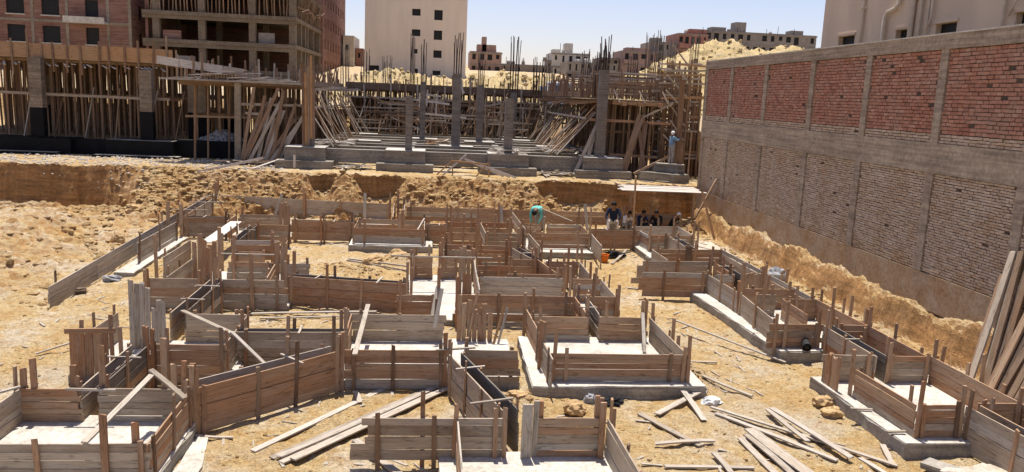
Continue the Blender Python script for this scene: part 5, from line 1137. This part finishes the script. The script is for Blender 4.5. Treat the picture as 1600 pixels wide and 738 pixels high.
# ---------------------------------------------------------------- bridging platform over the shaded hollow
# ---------------------------------------------------------------- people
def person(label, loc, rz, J, cols, cap=None, scale=1.0, extra=None):
    order = ['pelvis', 'spine', 'chest', 'neck', 'head', 'crown', 'nose',
             'lsh', 'lel', 'lwr', 'lha', 'rsh', 'rel', 'rwr', 'rha', 'lhip', 'lkn', 'lan', 'lto', 'rhip', 'rkn', 'ran', 'rto']
    rads = dict(pelvis=.145, spine=.135, chest=.15, neck=.06, head=.10, crown=.075, nose=.016, sh=.075, el=.05, wr=.034, ha=.036, hip=.105, kn=.068, an=.046, to=.042)
    E_ = [('pelvis', 'spine', 1), ('spine', 'chest', 1), ('chest', 'neck', 0), ('neck', 'head', 0), ('head', 'crown', 0), ('head', 'nose', 0)]
    for s_ in 'lr': E_ += [('chest', s_+'sh', 1), (s_+'sh', s_+'el', 1), (s_+'el', s_+'wr', 1), (s_+'wr', s_+'ha', 0), ('pelvis', s_+'hip', 2), (s_+'hip', s_+'kn', 2), (s_+'kn', s_+'an', 2), (s_+'an', s_+'to', 3)]
    V = [Vector(J[n_]) for n_ in order]; R = [rads[n_] if n_ in rads else rads[n_[1:]] for n_ in order]
    seg = [(order.index(a_), order.index(b_), c_) for a_, b_, c_ in E_]
    for s_ in 'lr':
        ha, wr = Vector(J[s_+'ha']), Vector(J[s_+'wr']); d = (ha-wr).normalized(); sd = d.cross(Vector((0, 0, 1)))
        sd = sd.normalized() if sd.length > .1 else Vector((1, 0, 0)); dn = sd.cross(d)
        hi = order.index(s_+'ha')
        for k_, l_ in enumerate((.07, .08, .075, .06)):
            b = len(V); o_ = sd*(k_-1.5)*.021
            V += [ha+o_+d*.035, ha+o_+d*(.035+l_*.5)-dn*.008, ha+o_*1.05+d*(.03+l_*.85)-dn*.03]; R += [.0095, .009, .008]; seg += [(hi, b, 0), (b, b+1, 0), (b+1, b+2, 0)]
        b = len(V); sg = -1 if s_ == 'l' else 1
        V += [ha+sd*.045*sg, ha+sd*.06*sg+d*.04]; R += [.0105, .009]; seg += [(hi, b, 0), (b, b+1, 0)]
    me = bpy.data.meshes.new('tmp'); me.from_pydata(V, [(a_, b_) for a_, b_, _ in seg], []); me.update()
    tmp = bpy.data.objects.new('tmp', me); COL.objects.link(tmp)
    md = tmp.modifiers.new('skin', 'SKIN'); md.use_smooth_shade = True
    for i, sv in enumerate(me.skin_vertices[0].data): sv.radius = (R[i], R[i]); sv.use_root = (i == 0)
    ss = tmp.modifiers.new('sub', 'SUBSURF'); ss.levels = 2; ss.render_levels = 2
    dg = bpy.context.evaluated_depsgraph_get(); dg.update()
    body = bpy.data.meshes.new_from_object(tmp.evaluated_get(dg)); bpy.data.objects.remove(tmp); bpy.data.meshes.remove(me)
    body.materials.clear()
    for c_ in cols: body.materials.append(M[c_])
    for p in body.polygons:
        p.use_smooth = True; c = p.center; best = (9, 0)
        for a_, b_, m_ in seg:
            A, B = V[a_], V[b_]; AB = B-A; t = max(0, min(1, (c-A).dot(AB)/max(1e-9, AB.length_squared)))
            dd = (c-(A+AB*t)).length - R[a_]*.8
            if dd < best[0]: best = (dd, m_)
        p.material_index = best[1]
    o = bpy.data.objects.new('person', body); COL.objects.link(o); o.location = loc; o.rotation_euler = (0, 0, rz); o.scale = (scale,)*3
    tag(o, label, 'person')
    h, cr = Vector(J['head']), Vector(J['crown']); ax = (cr-h).normalized()
    V0, F0 = ico()[1]; VV = []; q = Vector((0, 0, 1)).rotation_difference(ax)
    for v in V0:
        w_ = v.copy(); w_.z = max(w_.z, -.12 - (.55 if v.y < -.1 else 0)); VV.append(h + ax*.035 + q @ Vector((w_.x*.108, w_.y*.115-.008, w_.z*.115)))
    hm = mesh('cap' if cap else 'hair', VV, F0, True); hm.materials.append(M[cap or 'hair']); ho = bpy.data.objects.new('cap' if cap else 'hair', hm); COL.objects.link(ho); ho.parent = o
    return o
def base_pose():
    J = dict(pelvis=(0, 0, .93), spine=(0, 0, 1.14), chest=(0, .01, 1.34), neck=(0, .02, 1.48), head=(0, .04, 1.58), crown=(0, .03, 1.66), nose=(0, .155, 1.575))
    for s_, k_ in (('l', -1), ('r', 1)):
        J.update({s_+'sh': (.19*k_, 0, 1.38), s_+'el': (.25*k_, -.03, 1.1), s_+'wr': (.26*k_, .05, .86), s_+'ha': (.26*k_, .07, .79), s_+'hip': (.1*k_, 0, .87), s_+'kn': (.12*k_, .03, .48), s_+'an': (.12*k_, -.01, .08), s_+'to': (.14*k_, .17, .04)})
    return J
J = base_pose(); J.update(lel=(-.24, .14, 1.2), lwr=(-.05, .36, 1.32), lha=(-.02, .43, 1.35), rel=(.27, .16, 1.22), rwr=(.12, .38, 1.36), rha=(.1, .45, 1.40))
person('standing worker in blue shirt and grey trousers gripping the thick post', (12.55, 41.6, 2.85), rad(-72), J, ('skin', 'bluecloth', 'greycloth', 'blackcloth'), cap='whitecloth')
J = dict(pelvis=(0, -.1, .86), spine=(0, .12, .98), chest=(0, .34, .98), neck=(0, .48, .90), head=(0, .56, .83), crown=(0, .62, .79), nose=(0, .60, .72))
for s_, k_ in (('l', -1), ('r', 1)): J.update({s_+'sh': (.18*k_, .36, .95), s_+'el': (.24*k_, .42, .66), s_+'wr': (.16*k_, .5, .42), s_+'ha': (.14*k_, .53, .35), s_+'hip': (.1*k_, -.08, .80), s_+'kn': (.14*k_, .04, .45), s_+'an': (.15*k_, -.06, .08), s_+'to': (.17*k_, .12, .04)})
person('bending worker in a turquoise shirt beside the far plank edge', (4.85, 35.5, .06), rad(150), J, ('skin', 'turq', 'greycloth', 'blackcloth'), scale=1.1)
def sit_pose(lean=.12, seat=.36, arm=0):
    kz = max(seat+.10, .43)
    J = dict(pelvis=(0, 0, seat+.06), spine=(0, .05+lean*.3, seat+.27), chest=(0, .06+lean, seat+.48), neck=(0, .09+lean*1.3, seat+.61), head=(0, .14+lean*1.5, seat+.70), crown=(0, .15+lean*1.5, seat+.79), nose=(0, .255+lean*1.5, seat+.68))
    for s_, k_ in (('l', -1), ('r', 1)): J.update({s_+'sh': (.19*k_, .06+lean, seat+.50), s_+'el': (.27*k_, .2+lean, seat+.24), s_+'wr': (.18*k_, .42, kz+.08+arm), s_+'ha': (.15*k_, .49, kz+.09+arm), s_+'hip': (.1*k_, .03, seat+.03), s_+'kn': (.17*k_, .40, kz), s_+'an': (.16*k_, .46, .08), s_+'to': (.18*k_, .62, .04)})
    return J
seats = [(8.35, 35.5, rad(165), .14, ('skin', 'navy', 'whitecloth', 'blackcloth'), None, 'seated worker in a navy jacket and white trousers left of the leaning post', 1.22),
         (9.0, 36.0, rad(200), .2, ('skin', 'whitecloth', 'greycloth', 'blackcloth'), None, 'seated worker in a pale shirt just left of the leaning post', .95),
         (9.75, 35.9, rad(190), .1, ('skin', 'navy', 'navy', 'blackcloth'), None, 'seated worker in dark blue just right of the leaning post', 1.0),
         (10.55, 35.8, rad(150), .18, ('skin', 'blackcloth', 'navy', 'blackcloth'), None, 'seated worker in black in the middle of the shaded row', 1.05),
         (11.2, 36.0, rad(215), .25, ('skin', 'blackcloth', 'blackcloth', 'blackcloth'), 'whitecloth', 'seated worker in black with a white cap at the right end of the row', .95)]
for i, (x, y, rz, ln, cl, cp, lab, sc_) in enumerate(seats):
    y += .45
    person(lab, (x, y, .03), rz, sit_pose(ln, .36 if i == 0 else .2), cl, cp, sc_)
    st = boxm('block', x-.2, x+.2, y-.16, y+.16, -.03, (.33 if i == 0 else .17)*sc_, M['pad'], None); st.name = 'seat_block'; st.rotation_euler = (0, 0, rz)
    tag(st, 'concrete block under the '+('navy jacketed worker', 'pale shirted worker', 'dark blue worker', 'middle black clad worker', 'white capped worker')[i], 'block')
